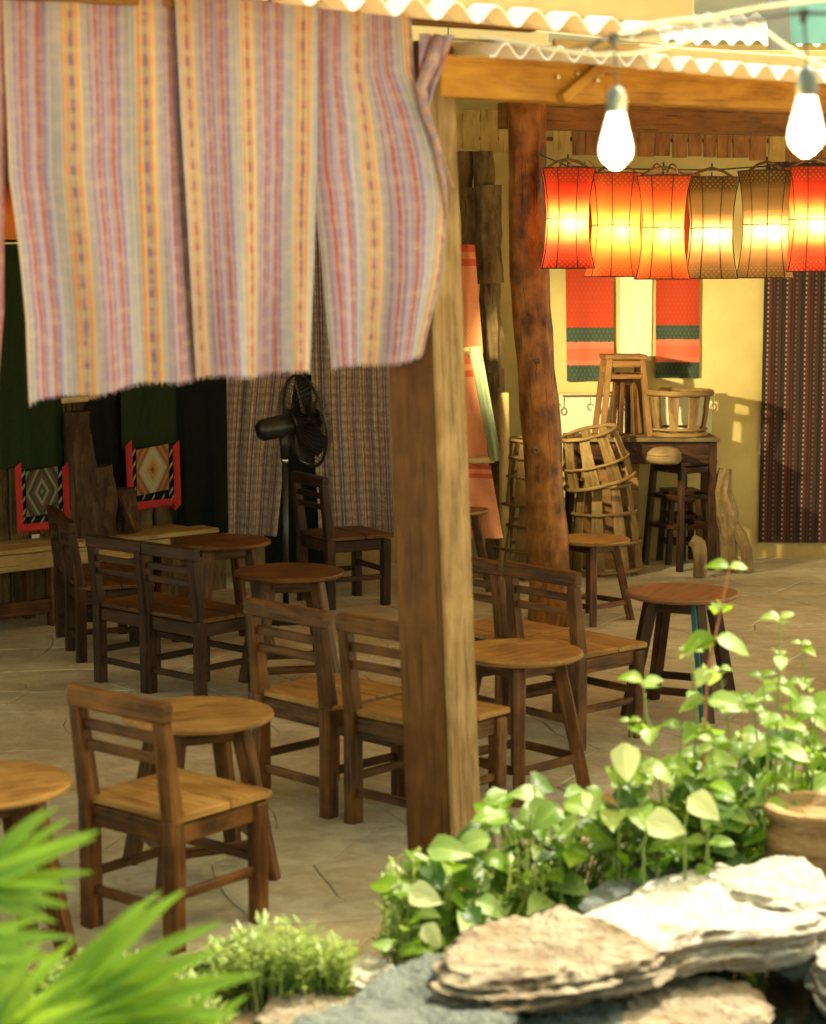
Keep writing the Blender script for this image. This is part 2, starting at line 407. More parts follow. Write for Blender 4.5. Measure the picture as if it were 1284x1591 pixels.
OG = (.40, .042, .014); GR = (.022, .065, .045); PK = (.62, .16, .09)
M['redband'] = bandcloth('orange_cloth_green_bands', [(0, GR), (.075, PK), (.10, (.60, .12, .06)), (.16, PK), (.19, GR), (.26, OG)], .10, (.60, .16, .07))
M['peach'] = bandcloth('peach_woven_cloth', [(0, (.55, .10, .045)), (.06, (.72, .26, .12)), (.12, (.55, .10, .045)), (.18, (.74, .30, .15)), (.5, (.78, .34, .16))], .3, (.55, .13, .06))
M['greenscarf'] = bandcloth('green_speckled_scarf', [(0, (.20, .26, .13)), (.5, (.25, .31, .17))], .4, (.42, .44, .28))
M['orangecloth'] = bandcloth('orange_band_cloth', [(0, (.12, .03, .02)), (.3, (.50, .10, .02)), (.6, (.75, .22, .03)), (1, (.6, .2, .05))], .1, interp='LINEAR')
def clothplain(name, c, trans=0):
    m = NT(name); n1 = m.noise(m.uv(), 60, 4, .6); n2 = m.noise(m.uv(), 6, 3)
    cc = m.mix(n1, tuple(x * .6 for x in c), tuple(x * 1.4 for x in c)); cc = m.mix(m.math('MULTIPLY', n2, .4), cc, tuple(x * .7 for x in c))
    m.col(cc); m.rough(.95); m.b.inputs['Specular IOR Level'].default_value = .08; m.bump(n1, .3, .003)
    if trans: m.translucent(cc, trans)
    return m.mat
M['greencloth'] = clothplain('dark_green_cloth', (.018, .030, .012))
M['blackcloth'] = clothplain('black_cloth', (.008, .010, .008))
def diamond(name, stops):
    m = NT(name); sp = m.n('ShaderNodeSeparateXYZ', {0: m.uv()}); u, v = sp.outputs[0], sp.outputs[1]
    q = m.math('ADD', m.math('ABSOLUTE', m.math('SUBTRACT', u, .5)), m.math('MULTIPLY', m.math('ABSOLUTE', m.math('SUBTRACT', v, .5)), .72))
    q = m.math('ADD', q, m.math('MULTIPLY', m.math('SUBTRACT', m.noise(m.mapping(m.uv(), (50, 50, 1)), 1, 1), .5), .03))
    c = m.ramp(q, stops, 'CONSTANT'); c = m.mix(.55, c, (.02, .015, .01)); m.col(c); m.rough(.9); m.bump(m.noise(m.uv(), 80, 2), .3, .002); return m.mat
M['diamond_gold'] = diamond('gold_diamond_weave', [(0, (.22, .05, .02)), (.06, (.60, .28, .04)), (.15, (.75, .42, .06)), (.2, (.6, .5, .25)), (.28, (.62, .58, .38)), (.36, (.5, .48, .3)), (.44, (.40, .12, .03)), (.54, (.55, .25, .05)), (.62, (.35, .09, .03)), (.74, (.5, .3, .08))])
M['diamond_green'] = diamond('green_diamond_weave', [(0, (.25, .35, .2)), (.05, (.02, .05, .02)), (.14, (.30, .34, .24)), (.22, (.16, .06, .04)), (.32, (.025, .05, .025)), (.42, (.28, .33, .22)), (.5, (.16, .06, .04)), (.6, (.02, .04, .02)), (.72, (.22, .25, .12))])

def lantern_mat(name, stops):
    m = NT(name); sp = m.n('ShaderNodeSeparateXYZ', {0: m.uv()}); u, v = sp.outputs[0], sp.outputs[1]
    vv = m.math('ADD', v, m.math('MULTIPLY', m.math('SUBTRACT', m.noise(m.mapping(m.uv(), (3, 30, 1)), 2, 3), .5), .06))
    c = m.ramp(vv, stops)
    a = m.noise(m.mapping(m.uv(), (90, 120, 1)), 1, 2); c = m.mix(m.math('MULTIPLY', a, .35), c, tuple(x * .4 for x in stops[0][1]))
    zz = m.math('GREATER_THAN', m.math('MULTIPLY', m.math('SINE', m.math('MULTIPLY', u, 190.0)), m.math('SINE', m.math('MULTIPLY', v, 120.0))), .3)
    edge = m.ramp(v, [(0, (1, 1, 1)), (.10, (1, 1, 1)), (.13, (0, 0, 0)), (.86, (0, 0, 0)), (.89, (1, 1, 1))])
    c = m.mix(m.math('MULTIPLY', m.math('MULTIPLY', zz, edge), .28), c, (.75, .5, .2))
    m.col(c); m.rough(.9); m.b.inputs['Specular IOR Level'].default_value = .1
    m.translucent(c, .62); return m.mat
M['lan_red'] = lantern_mat('red_lantern_cloth', [(0, (.66, .05, .03)), (.22, (.74, .10, .04)), (.38, (.82, .28, .09)), (.5, (.85, .42, .16)), (.6, (.80, .28, .08)), (.74, (.72, .08, .03)), (1, (.50, .05, .03))])
M['lan_orange'] = lantern_mat('orange_lantern_cloth', [(0, (.74, .15, .04)), (.3, (.80, .24, .05)), (.5, (.84, .38, .08)), (.7, (.78, .20, .05)), (.9, (.60, .12, .04)), (1, (.5, .09, .04))])
M['lan_brown'] = lantern_mat('brown_lantern_cloth', [(0, (.30, .20, .07)), (.12, (.42, .25, .10)), (.25, (.6, .34, .15)), (.45, (.78, .58, .36)), (.58, (.6, .28, .12)), (.64, (.22, .17, .07)), (.82, (.34, .24, .09)), (.9, (.14, .10, .04)), (1, (.12, .08, .03))])
def emis(name, c, s):
    m = NT(name); m.col(c); m.b.inputs['Emission Color'].default_value = (*c, 1); m.b.inputs['Emission Strength'].default_value = s; m.rough(.2); return m.mat
M['bulb'] = emis('lit_bulb', (1, .88, .60), 1.2)
M['lanbulb'] = emis('lantern_bulb', (1, .72, .35), 8)

def corr(name, c, tr):
    m = NT(name); n = m.noise(m.obj(), 3, 5, .6); cc = m.mix(n, tuple(x * .85 for x in c), c)
    m.col(cc); m.rough(.5); 
    if tr: m.translucent(tuple(x for x in tr), .25)
    return m.mat
M['roof'] = corr('pale_corrugated_sheet', (.85, .84, .78), (.9, .62, .18))
M['roof_old'] = corr('old_corrugated_sheet', (.55, .53, .44), None)

def leafmat(name, c1, c2, tr, trf=.45, veins=True, pale=None):
    m = NT(name); sp = m.n('ShaderNodeSeparateXYZ', {0: m.uv()}); u, v = sp.outputs[0], sp.outputs[1]
    r = m.rnd(); n = m.noise(m.mapping(m.uv(), (1, 1, 1), m.n('ShaderNodeCombineXYZ', {0: m.math('MULTIPLY', r, 30.0)}).outputs[0]), 5, 3)
    c = m.mix(m.math('ADD', m.math('MULTIPLY', r, .7), m.math('MULTIPLY', n, .3)), c1, c2)
    mid = m.math('SUBTRACT', 1.0, m.math('MULTIPLY', m.math('ABSOLUTE', m.math('SUBTRACT', u, .5)), 22.0), clamp=True)
    c = m.mix(m.math('MULTIPLY', mid, .6), c, tuple(min(1, x * 1.8) for x in c2))
    vn = m.math('SINE', m.math('MULTIPLY', m.math('ADD', v, m.math('MULTIPLY', m.math('ABSOLUTE', m.math('SUBTRACT', u, .5)), -.8)), 55.0))
    c = m.mix(m.math('MULTIPLY', m.math('ADD', vn, 1.0), .06), c, tuple(min(1, x * 1.6) for x in c2))
    m.col(c); m.rough(.36); m.b.inputs['Specular IOR Level'].default_value = .5; m.bump(vn, .25, .002)
    m.translucent(m.mix(.5, c, tr), trf); return m.mat
M['leaf'] = leafmat('green_leaf', (.05, .14, .008), (.19, .31, .016), (.38, .60, .02), .5)
M['leaf2'] = leafmat('pale_leaf', (.14, .26, .05), (.30, .40, .11), (.42, .58, .08))
M['leaf3'] = leafmat('dark_leaf', (.016, .060, .010), (.05, .12, .012), (.12, .28, .015))
M['cream_leaf'] = leafmat('cream_leaf', (.40, .47, .22), (.52, .58, .30), (.6, .7, .25))
M['palmleaf'] = leafmat('palm_leaf', (.05, .15, .012), (.17, .31, .025), (.36, .58, .02), .5)
M['stem'] = simple('green_stem', (.13, .19, .04), .5)
M['redstem'] = simple('red_stem', (.26, .09, .04), .5)
M['dryleaf'] = leafmat('dry_leaf', (.30, .16, .05), (.42, .26, .08), (.5, .3, .08), .3)
M['moss'] = leafmat('moss_leaf', (.15, .24, .05), (.33, .38, .12), (.45, .55, .1))
mw = NT('pond_water'); mw.col((.006, .010, .008)); mw.rough(.08); mw.bump(mw.noise(mw.obj(), 9, 3), .15, .02); M['water'] = mw.mat

# ================================================================== SETTING
b = MB(); b.sheet(lambda u, v: (lerp(-90, 90, u), lerp(-20, 160, v), 0), 4, 4)
tag(b.build('ground', M['sand']), kind='structure')
fl = MB(); fl.sheet(lambda u, v: (lerp(-4.6, 6.5, u), lerp(5.0, 13.6, v), .004), 30, 30)
fl = tag(fl.build('floor', M['flag']), kind='structure')
# flagstones: a jittered grid, each its own piece
rs = random.Random(3)
nx, ny = 15, 15; x0, x1, y0, y1 = -2.9, 3.6, 5.1, 13.4
def gp(i, j):
    q = random.Random(i * 131 + j * 17 + 5)
    xx = lerp(x0, x1, (i + (.5 if j % 2 else 0)) / nx) + q.uniform(-.09, .09); yy = lerp(y0, y1, j / ny) + q.uniform(-.09, .09)
    return Vector((xx, yy, 0))
for j in range(ny):
    for i in range(nx):
        c4 = [gp(i, j), gp(i + 1, j), gp(i + 1, j + 1), gp(i, j + 1)]
        cen = sum(c4, Vector()) / 4
        if abs(cen.x) > cen.y * .235 + .35: continue
        ring = []
        for k in range(4):
            a, c = c4[k], c4[(k + 1) % 4]
            for t in (0.0, .17, .34, .5, .67, .84):
                p = a.lerp(c, t); dd = (cen - p); p = p + Vector((nz(p.x * 3.1, p.y * 3.1, 1), nz(p.x * 3.1, p.y * 3.1, 7), 0)) * .07 + dd.normalized() * (.001 + .006 * abs(nz(p.x * 5, p.y * 5, 3)))
                ring.append(p)
        zt = .009 + .003 * rs.random(); tl = Vector((rs.uniform(-1, 1), rs.uniform(-1, 1), 0)) * .006
        m = MB(); n = len(ring)
        for zz, sc_ in ((0.0, 1), (zt - .003, 1), (zt, .985), (zt + .0015, .55)):
            for p in ring:
                q = cen.lerp(p, sc_); m.v.append(Vector((q.x, q.y, zz + (tl.dot(q - cen) if zz > 0 else 0) + (.003 * nz(q.x * 4, q.y * 4) if sc_ < 1 else 0))))
        m.v.append(Vector((cen.x, cen.y, zt + .002)))
        for r_ in range(3):
            for k in range(n): m.face((r_ * n + k, r_ * n + (k + 1) % n, (r_ + 1) * n + (k + 1) % n, (r_ + 1) * n + k))
        for k in range(n): m.face((3 * n + k, 3 * n + (k + 1) % n, 4 * n))
        m.build('paving_stone', M['flag'], fl, world=True, smooth=False)

U = Vector((.9, .436, 0)); U.normalize(); N_ = Vector((U.y, -U.x, 0))   # building front direction; N_ points outside
O = Vector((.09, 5.9, 0))
def fr(s, t, z): return O + U * s - N_ * t + Vector((0, 0, z))      # t = metres inwards

# ---- right plaster wall with slat band
wl = thing('plaster_wall', 'yellow plaster back wall lit by the lamps, behind the baskets and stools', 'wall', (2.6, 13.5, 0))
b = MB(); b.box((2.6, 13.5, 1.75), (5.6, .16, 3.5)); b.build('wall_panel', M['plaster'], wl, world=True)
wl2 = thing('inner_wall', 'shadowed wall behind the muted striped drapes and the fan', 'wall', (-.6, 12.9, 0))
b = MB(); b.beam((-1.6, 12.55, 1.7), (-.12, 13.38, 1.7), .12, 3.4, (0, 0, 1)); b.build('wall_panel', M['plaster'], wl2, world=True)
sb = thing('slat_screen', 'row of short vertical wooden slats high above the lanterns on the yellow wall', 'screen', (2.3, 12.9, 2.7))
for z0, z1 in ((2.985, 3.03), (2.86, 2.885)):
    b = MB(); b.beam((.2, 12.98, (z0 + z1) / 2 + .01), (4.2, 12.98, (z0 + z1) / 2 - .03), .03, z1 - z0); b.build('rail', M['brownbeam'], sb, world=True)
px = 692; k = 0; rs = random.Random(5)
while px < 1290:
    wpx = rs.uniform(19, 27) if px > 840 else rs.uniform(22, 28)
    if 780 < px < 840: px += wpx + 5; continue
    zt = zof(165, 12.93) - .02; zb = zof(237 + (px - 845) * .034, 12.93) + rs.uniform(-.01, .01)
    xa = at(px, 210, 12.93).x; xb = at(px + wpx, 210, 12.93).x
    b = MB(); b.beam(((xa + xb) / 2, 12.93, zt), ((xa + xb) / 2 + rs.uniform(-.006, .006), 12.93, zb), xb - xa, .022, (0, -1, 0))
    b.build('slat', M['paleslat'] if px < 800 or rs.random() < .12 else M['slat'], sb, world=True)
    px += wpx + rs.choice([1, 1.5, 2.5, 4])

# ---- left wall of dark upright boards
W0 = Vector((-2.52, 10.84, 0)); WD = Vector((.74, .67, 0)).normalized(); WN = Vector((.67, -.74, 0)).normalized()
lw = thing('board_wall', 'dark wall of rough upright boards behind the long bench', 'wall', tuple(W0))
MB().beam(W0 - WD * 2.3 - WN * .06 + Vector((0, 0, 1.55)), W0 + WD * 1.8 - WN * .06 + Vector((0, 0, 1.55)), .03, 3.1, (0, 0, 1)).build('backing', M['bark'], lw, world=True)
t = -2.2; rs = random.Random(9)
while t < 1.75:
    ww = rs.uniform(.10, .17); c = W0 + WD * (t + ww / 2) + WN * rs.uniform(-.012, .012)
    b = MB(); b.beam(c, c + Vector((0, 0, 3.1)), ww - .008, .03, WN, .005); b.build('board', M['bark'], lw, world=True); t += ww
def lwp(px, off, z):
    """point on the left wall plane, off metres in front of it, seen along column px"""
    A = W0 + WN * off; k = (px - 642) / F * .975
    tt = (k * A.y - A.x) / (WD.x - k * WD.y); p = A + WD * tt
    return Vector((p.x, p.y, z))
def lz(px, off, py):
    p = lwp(px, off, 0); return zof(py, p.y)

# ---- roofs
def corrug(name, s0, s1, t0, t1, z0, z1, pitch, amp, mat, parent, seed=0, dzs=0, sref=0):
    b = MB(); n = int((s1 - s0) / pitch * 10)
    def P(u, v, dz=0):
        s = lerp(s0, s1, u); zz = lerp(z0, z1, v) + dzs * (s - sref) * (1 - v) + amp * math.sin(2 * math.pi * (s + seed) / pitch) + .010 * nz(s * 1.3, v, seed)
        return fr(s, lerp(t0, t1, v) + .012 * nz(s * .9, 5, seed), zz + dz)
    b.sheet(lambda u, v: P(u, v), n, 3); b.sheet(lambda u, v: P(1 - u, v, -.006), n, 3)
    i0 = len(b.v)
    for i in range(n + 1): b.v.append(P(i / n, 0)); b.v.append(P(i / n, 0, -.006))
    for i in range(n): a = i0 + 2 * i; b.face((a, a + 1, a + 3, a + 2))
    return b.build(name, mat, parent, world=True, smooth=True)
rf = thing('veranda_roof', 'pale corrugated roof over the café with a tan fascia above the curtains', 'roof', tuple(fr(0, 0, 2.8)))
# front eave sheet (left half), rising inwards
za_, zb2 = zof(20, 5.53) + .026, zof(65, 5.9) + .026
corrug('corrugated_sheet', -3.4, .62, -.28, 5.4, za_, 3.60, .13, .026, M['roof'], rf, 0, (zb2 - za_) / .868, -.27)
b = MB()
b.beam(fr(-3.4, -.13, 2.775), fr(.80, -.13, 2.785), .02, .085, (0, 0, 1)); b.build('fascia_board', M['fascia'], rf, world=True)
b = MB(); b.beam(fr(-3.4, -.02, 2.735), fr(.30, -.02, 2.735), .05, .05); b.build('curtain_rail', M['brownbeam'], rf, world=True)
# second, lower sheet over the right bay
za_, zb2 = zof(92, 5.76) + .02, zof(121, 6.16) + .02
corrug('corrugated_sheet', .03, 7.5, -.24, 5.4, za_, 3.27, .092, .020, M['roof'], rf, .03, (zb2 - za_) / .915, .305)
b = MB(); b.beam(fr(.31, -.12, 2.655), fr(7.5, -.12, 2.60), .02, .05, (0, 0, 1)); b.build('fascia_board', M['fascia'], rf, world=True)
# rear slope down to the wall, and rafters
corrug('corrugated_sheet', -3.4, 7.5, 5.2, 9.4, 3.24, 3.16, .13, .028, M['roof_old'], rf)
for s in (-2.2, -1.0, 1.9, 2.6, 3.9, 5.2):
    b = MB(); b.beam(fr(s, .05, 2.72 if s < 0 else 2.64), fr(s, 5.2, 3.45 if s < 0 else 3.14), .07, .09); b.build('rafter', M['brownbeam'], rf, world=True)
# left closing part of the roof line

b = MB(); b.beam(fr(-3.4, 5.32, 3.42), fr(3.4, 5.32, 3.36), .02, .5, (0, 0, 1)); b.build('gable_board', M['fascia'], rf, world=True)
bm = thing('front_beam', 'golden timber beam with round bolts running right from the square post under the roof', 'beam', tuple(fr(2, 0, 2.5)))
zt, zb_ = 2.63, 2.505
b = MB(); b.beam(fr(-.02, .02, (zt + zb_) / 2), fr(.55, .02, (zt + zb_) / 2), .09, zt - zb_); b.build('timber', M['beam'], bm, world=True, label='short end piece of the beam with an angled joint')
b = MB(); b.beam(fr(.551, .035, (zt + zb_) / 2 + .003), fr(7.3, .035, (zt + zb_) / 2 + .003), .08, zt - zb_ - .01); b.build('timber', M['beam'], bm, world=True)
b = MB(); b.beam(fr(.38, -.045, 2.51), fr(.53, -.045, 2.625), .05, .03, (0, 0, 1)); b.build('diagonal_cleat', M['beam'], bm, world=True)
for px_, py_ in ((820, 128), (858, 122), (897, 130)):
    p = at(px_, py_, 6.2); q = fr(((p - O).dot(U)), -.02, p.z)
    b = MB(); b.tube([q, q + N_ * .022], .007, 10); b.build('bolt', M['brass'], bm, world=True, smooth=False)
ib = tag(MB().beam(at(780, 179, 10.75), Vector((at(1400, 185, 10.75).x, 11.6, at(1400, 185, 10.75).z + .03)), .12, .14).build('inner_beam', M['brownbeam']), 'dark brown inner beam carried by the round log post, behind the golden beam', 'beam')

# ---- posts
pA = onz(690, 1407, 0); pB = at(640, 70, 5.93)
pt = thing('square_post', 'thick square timber post standing in front of the tables, curtain at its top', 'post', (pA.x, pA.y, 0))
al = R(30); X_ = Vector((math.cos(al), -math.sin(al), 0)); Y_ = Vector((math.sin(al), math.cos(al), 0))
b = MB()
for k in range(14):
    pass
b.beam((pA.x, pA.y, 0), (pB.x, pB.y, pB.z), .16, .165, Y_, .007)
b.build('post_core', M['post'], pt, world=True)
b = MB(); off = X_ * (.08 + .009); b.beam(Vector((pA.x, pA.y, 0)) + off, pB + off, .018, .172, Y_, .004)
b.build('weathered_face', M['weathered'], pt, world=True)
lgA = onz(853, 975, 0); lgB = at(815, 150, 10.6)
lg = thing('log_post', 'round polished log post with dark patches beside the red lantern', 'post', (lgA.x, lgA.y, 0))
b = MB(); pts = []; rr = []
for k in range(29):
    t = k / 28; p = lgA.lerp(lgB, t); p = p + Vector((.018 * math.sin(t * 7) + .01 * nz(t * 6), 0, 0)); pts.append(p); rr.append(.104 + .010 * nz(t * 5, 3) + .012 * (1 - t) - .006 * t)
b.tube(pts, rr, 26, wob=.10); b.build('trunk', M['log'], lg, world=True, smooth=True)
for (px_, py_, r_) in ((835, 560, .02), (850, 300, .018), (832, 700, .022)):
    c = at(px_, py_, 10.51); b = MB(); b.lathe([(r_, 0), (r_ * .75, .012), (r_ * .3, .010), (.001, .006)], 12, Matrix.Translation(c) @ Matrix.Rotation(R(90), 4, 'X')); b.build('knot', M['bark'], lg, world=True, smooth=True)
# stack of bark slabs beside the log post
bk = thing('bark_column', 'tall column of overlapping bark slabs between the square post and the log post', 'bark column', tuple(onz(745, 900, 0)))
for (xa, xb, ya, yb, d_, lean) in ((706, 734, 235, 300, 12.7, 0), (733, 766, 235, 300, 12.68, 2), (714, 742, 292, 436, 12.66, 8), (737, 778, 288, 440, 12.6, 6), (744, 778, 438, 578, 12.64, 4), (752, 782, 572, 690, 12.66, 2), (714, 737, 430, 560, 12.72, 6)):
    p0 = at((xa + xb) / 2 + lean, yb, d_); p1 = at((xa + xb) / 2, ya, d_); wd = (xb - xa) / F * d_
    b = MB(); n = 9; rr = [wd / 2 * (1 + .08 * nz(i * .9, xa)) for i in range(n)]
    b.tube([p0.lerp(p1, i / (n - 1)) for i in range(n)], rr, 12, wob=.35, seed=xa); b.build('bark_slab', M['bark'], bk, world=True)
b = MB(); p0 = onz(800, 880, 0); p0 = Vector((at(770, 700, 12.75).x, 12.75, 0)); b.tube([p0, (p0.x - .02, 12.75, 1.1)], [.06, .05], 10, wob=.2); b.build('lower_trunk', M['bark'], bk, world=True)

# ---- neighbour building seen above the roof, right
nb = thing('neighbour_house', 'tan neighbouring house with corrugated eave seen above the roof', 'building', (6, 17, 0))
b = MB(); b.box((5.5, 17.2, 2.6), (9, .2, 5.2)); b.build('wall', M['tanwall'], nb, world=True)
def nbroof(y, z, x0_, x1_, amp=.03):
    b = MB(); n = int((x1_ - x0_) / .14 * 8)
    b.sheet(lambda u, v: (lerp(x0_, x1_, u), y + v * 1.6, z + v * .62 + amp * math.sin(lerp(x0_, x1_, u) * 45) - .06 * u), n, 2); return b
nbroof(16.2, zof(64, 16.2), 2.0, 6, .025).build('corrugated_sheet', M['roof'], nb, world=True, smooth=True)
b = MB(); b.beam((1, 16.3, zof(74, 16.2)), (6, 16.3, zof(80, 16.2)), .03, .10); b.build('fascia_board', M['fascia'], nb, world=True)
b = MB(); b.beam(at(1218, 160, 15.9), at(1206, -30, 15.9), .16, .14, (0, -1, 0)); b.build('post', M['greypost'], nb, world=True)
b = MB(); b.box(tuple(at(1270, 28, 16.05)), (.48, .05, .40)); b.build('window_panel', M['tealwall'], nb, world=True)

# ================================================================== CURTAINS (front)
c0 = Vector((-1.143, 5.30, 0)); c1 = Vector((.09, 5.79, 0)); cd = (c1 - c0)
def cl(px, z):
    k = (px - 642) / F
    # fw = y cP - (z-H) sP ; x = k fw
    a = c0; d = cd
    tt = (k * (a.y * cP - (z - H) * sP) - a.x) / (d.x - k * d.y * cP)
    return a + d * tt
CN = Vector((cd.y, -cd.x, 0)).normalized()
def curtain(label, L, Rr, zt, zb, seed, wid, uoff, ph, mat='ikat', extra=None, dark=None, offn=0):
    b = MB()
    def P(u, v):
        px = lerp(poly(L, v), poly(Rr, v), u); z = lerp(zt(u), zb(u), v)
        p = cl(px, z); amp = .012 + .022 * v
        f = amp * math.sin(u * ph + seed + 1.2 * math.sin(v * 2 + seed)) + .012 * nz(u * 4, v * 2.2, seed) + .004 * nz(u * 22, v * 4, seed)
        if extra: f += extra(u, v)
        return p + CN * (f + .01 + offn) + Vector((0, 0, z))
    b.sheet(P, 70, 60, lambda u, v: (u * wid + uoff, v * 1.0))
    nf_ = len(b.f); rt = random.Random(int(seed * 10))
    for k in range(150):
        u = (k + rt.random()) / 150; q = P(u, 1); ln = rt.uniform(.003, .014); dx = Vector((rt.uniform(-.004, .004), 0, -ln)); sx = cd.normalized() * .0011; i0 = len(b.v)
        b.v += [q - sx + Vector((0, 0, .004)), q + sx + Vector((0, 0, .004)), q + sx * .5 + dx, q - sx * .5 + dx]; b.face((i0, i0 + 1, i0 + 2, i0 + 3), [(u * wid + uoff, 1)] * 4)
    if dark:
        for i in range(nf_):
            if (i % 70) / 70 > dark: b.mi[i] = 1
    return tag(b.build('striped_curtain', [M[mat], M['hem_foldshade']], smooth=True), label, 'curtain', 'striped curtains hung under the eave')
zc = 2.74
curtain('leftmost narrow striped curtain piece at the edge beside the open slit', [(0, -140), (1, -140)], [(0, 6), (.45, 9), (.8, 8), (1, -2)], lambda u: zc, lambda u: 1.66, 1, .27, .05, 9)
curtain('striped curtain with the open slit on its left, longest and lowest hanging', [(0, 3), (.45, 12), (.62, 26), (.8, 37), (1, 42)], [(0, 292), (.5, 298), (1, 308)], lambda u: zc, lambda u: lerp(1.626, 1.688, u) + .006 * math.sin(u * 12), 2.5, .50, .0224, 14, extra=lambda u, v: -.04 * max(0, u - .88) * 8, dark=.93, offn=-.012)  # right edge strip: shade of the turned-in fold put into the colour
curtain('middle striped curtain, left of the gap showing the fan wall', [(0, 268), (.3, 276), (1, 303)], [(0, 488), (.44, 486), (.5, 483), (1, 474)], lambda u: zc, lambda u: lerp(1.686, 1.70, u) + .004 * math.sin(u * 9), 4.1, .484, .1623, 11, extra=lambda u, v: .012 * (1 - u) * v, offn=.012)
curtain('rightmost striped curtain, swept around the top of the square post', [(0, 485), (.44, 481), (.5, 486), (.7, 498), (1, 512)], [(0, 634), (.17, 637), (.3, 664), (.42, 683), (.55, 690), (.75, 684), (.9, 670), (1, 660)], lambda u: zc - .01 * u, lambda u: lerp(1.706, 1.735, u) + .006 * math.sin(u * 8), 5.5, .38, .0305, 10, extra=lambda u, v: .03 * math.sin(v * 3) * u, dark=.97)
# gathered end of cloth at the post
b = MB()
def GP(u, v):
    px = lerp(poly([(0, 640), (.35, 636), (.6, 650), (1, 686)], v), poly([(0, 694), (.25, 676), (.5, 655), (.7, 674), (1, 694)], v), u); z = lerp(zof(52, 5.7), zof(290, 5.7), v)
    return cl(px, z) + CN * (.055 + .02 * math.sin(u * 9 + v * 4)) + Vector((0, 0, z))
b.sheet(GP, 24, 40, lambda u, v: (u * .07 + v * .12 + .04, v * .4))
tag(b.build('gathered_cloth', M['ikat'], smooth=True), 'twisted end of striped cloth bunched around the post top', 'cloth')
b = MB(); pts = [at(682, 55, 5.68), at(672, 95, 5.66), at(655, 135, 5.66), at(660, 170, 5.67), at(676, 215, 5.68), at(688, 275, 5.69), at(693, 340, 5.7)]
b.tube(pts, [.014, .02, .017, .014, .012, .009, .005], 10, wob=.4); tag(b.build('rolled_hem', M['hem_foldshade'], smooth=True), 'dark purple rolled hem curling down the right curtain edge', 'cloth')

# ================================================================== CHAIRS AND TABLES
def make_chair(name, label, mfr='chair', mseat='seat'):
    t = thing(name, label, 'chair'); w, d, hs, hb = .385, .37, .385, .715; mf = M[mfr]
    a = w / 2 - .02; bb = d / 2 - .02
    for sx in (-1, 1):
        MB().beam((sx * a, -bb, 0), (sx * a, -bb, hs), .048, .052, (0, 1, 0), .005).beam((sx * a, -bb, hs - .002), (sx * a, -bb - .035, hb - .05), .048, .052, (0, 1, 0), .005, .044, .040).build('leg', mf, t)
    for sx in (-1, 1): MB().beam((sx * a, bb, 0), (sx * a, bb, hs - .02), .044, .046, (0, 1, 0), .005, .048, .050).build('leg', mf, t)
    MB().beam((-w / 2 - .008, -bb - .036, hb - .027), (w / 2 + .008, -bb - .036, hb - .027), .040, .058, (0, 0, 1), .006).build('top_rail', mf, t)
    for z in (hb - .105, hb - .165): MB().beam((-a, -bb - .036 * (z - hs) / (hb - hs), z), (a, -bb - .036 * (z - hs) / (hb - hs), z), .016, .030, (0, 0, 1), .003).build('back_slat', mf, t)
    rs = random.Random(hash(name) % 7)
    half = d / 2
    for y0_, y1_ in ((-half + .012, .035), (.0375, half + .018)):
        MB().beam((-w / 2 - .004, (y0_ + y1_) / 2, hs), (w / 2 + .004, (y0_ + y1_) / 2, hs), y1_ - y0_, .022, (0, 0, 1), .004).build('seat_board', M[mseat], t)
    z = hs - .045
    for s in (-1, 1):
        MB().beam((s * a, -bb + .018, z), (s * a, bb - .018, z), .018, .06).build('apron', mf, t)
        MB().beam((-a + .018, s * bb, z), (a - .018, s * bb, z), .018, .06).build('apron', mf, t)
        MB().beam((s * a, -bb + .018, .165), (s * a, bb - .018, .165), .018, .028).build('stretcher', mf, t)
    MB().beam((-a + .018, -bb, .12), (a - .018, -bb, .12), .018, .03).build('stretcher', mf, t)
    MB().beam((-a + .018, bb, .20), (a - .018, bb, .20), .018, .03).build('stretcher', mf, t)
    return t
ch = make_chair('cafe_chair', 'front wooden chair with pale worn seat, nearest the foreground palm')
CG = 'low wooden café chairs'
ch['group'] = CG
ch.location = (-.725, 5.70, 0); ch.rotation_euler = (0, 0, R(-40)); ch.scale = (1.06,) * 3
dup(ch, (-.312, 7.12, 0), R(-45), 'left one of the two chairs standing side by side just left of the square post', 1.09)
dup(ch, (.045, 6.80, 0), R(-42), 'chair standing directly behind the square post with its seat showing on both sides', 1.09)
dup(ch, (.70, 8.12, 0), R(-49), 'chair right of the square post whose seat touches the round table there', 1.07)
dup(ch, (.40, 8.47, 0), R(-49), 'chair mostly hidden between the square post and the chair with the long top rail', 1.06)
chd = make_chair('cafe_chair', 'dark chair in the left group, nearer the fan, seat facing the round tables', 'blackwood', 'chair')
chd['group'] = CG; chd.location = (-1.0, 9.0, 0); chd.rotation_euler = (0, 0, R(-42)); chd.scale = (1.03,) * 3
dup(chd, (-1.275, 9.24, 0), R(-43), 'dark chair standing just left of its twin in front of the long bench', 1.03)
dup(chd, (-1.59, 9.92, 0), R(-71), 'nearer one of the two nearly edge-on dark chairs at the long bench', 1.03)
dup(chd, (-1.71, 10.30, 0), R(-71), 'farther, leftmost dark chair, edge-on against the long bench', 1.03)
dup(chd, (-.42, 11.55, 0), R(-62), 'black high backed chair standing beside the pedestal fan', 1.12)

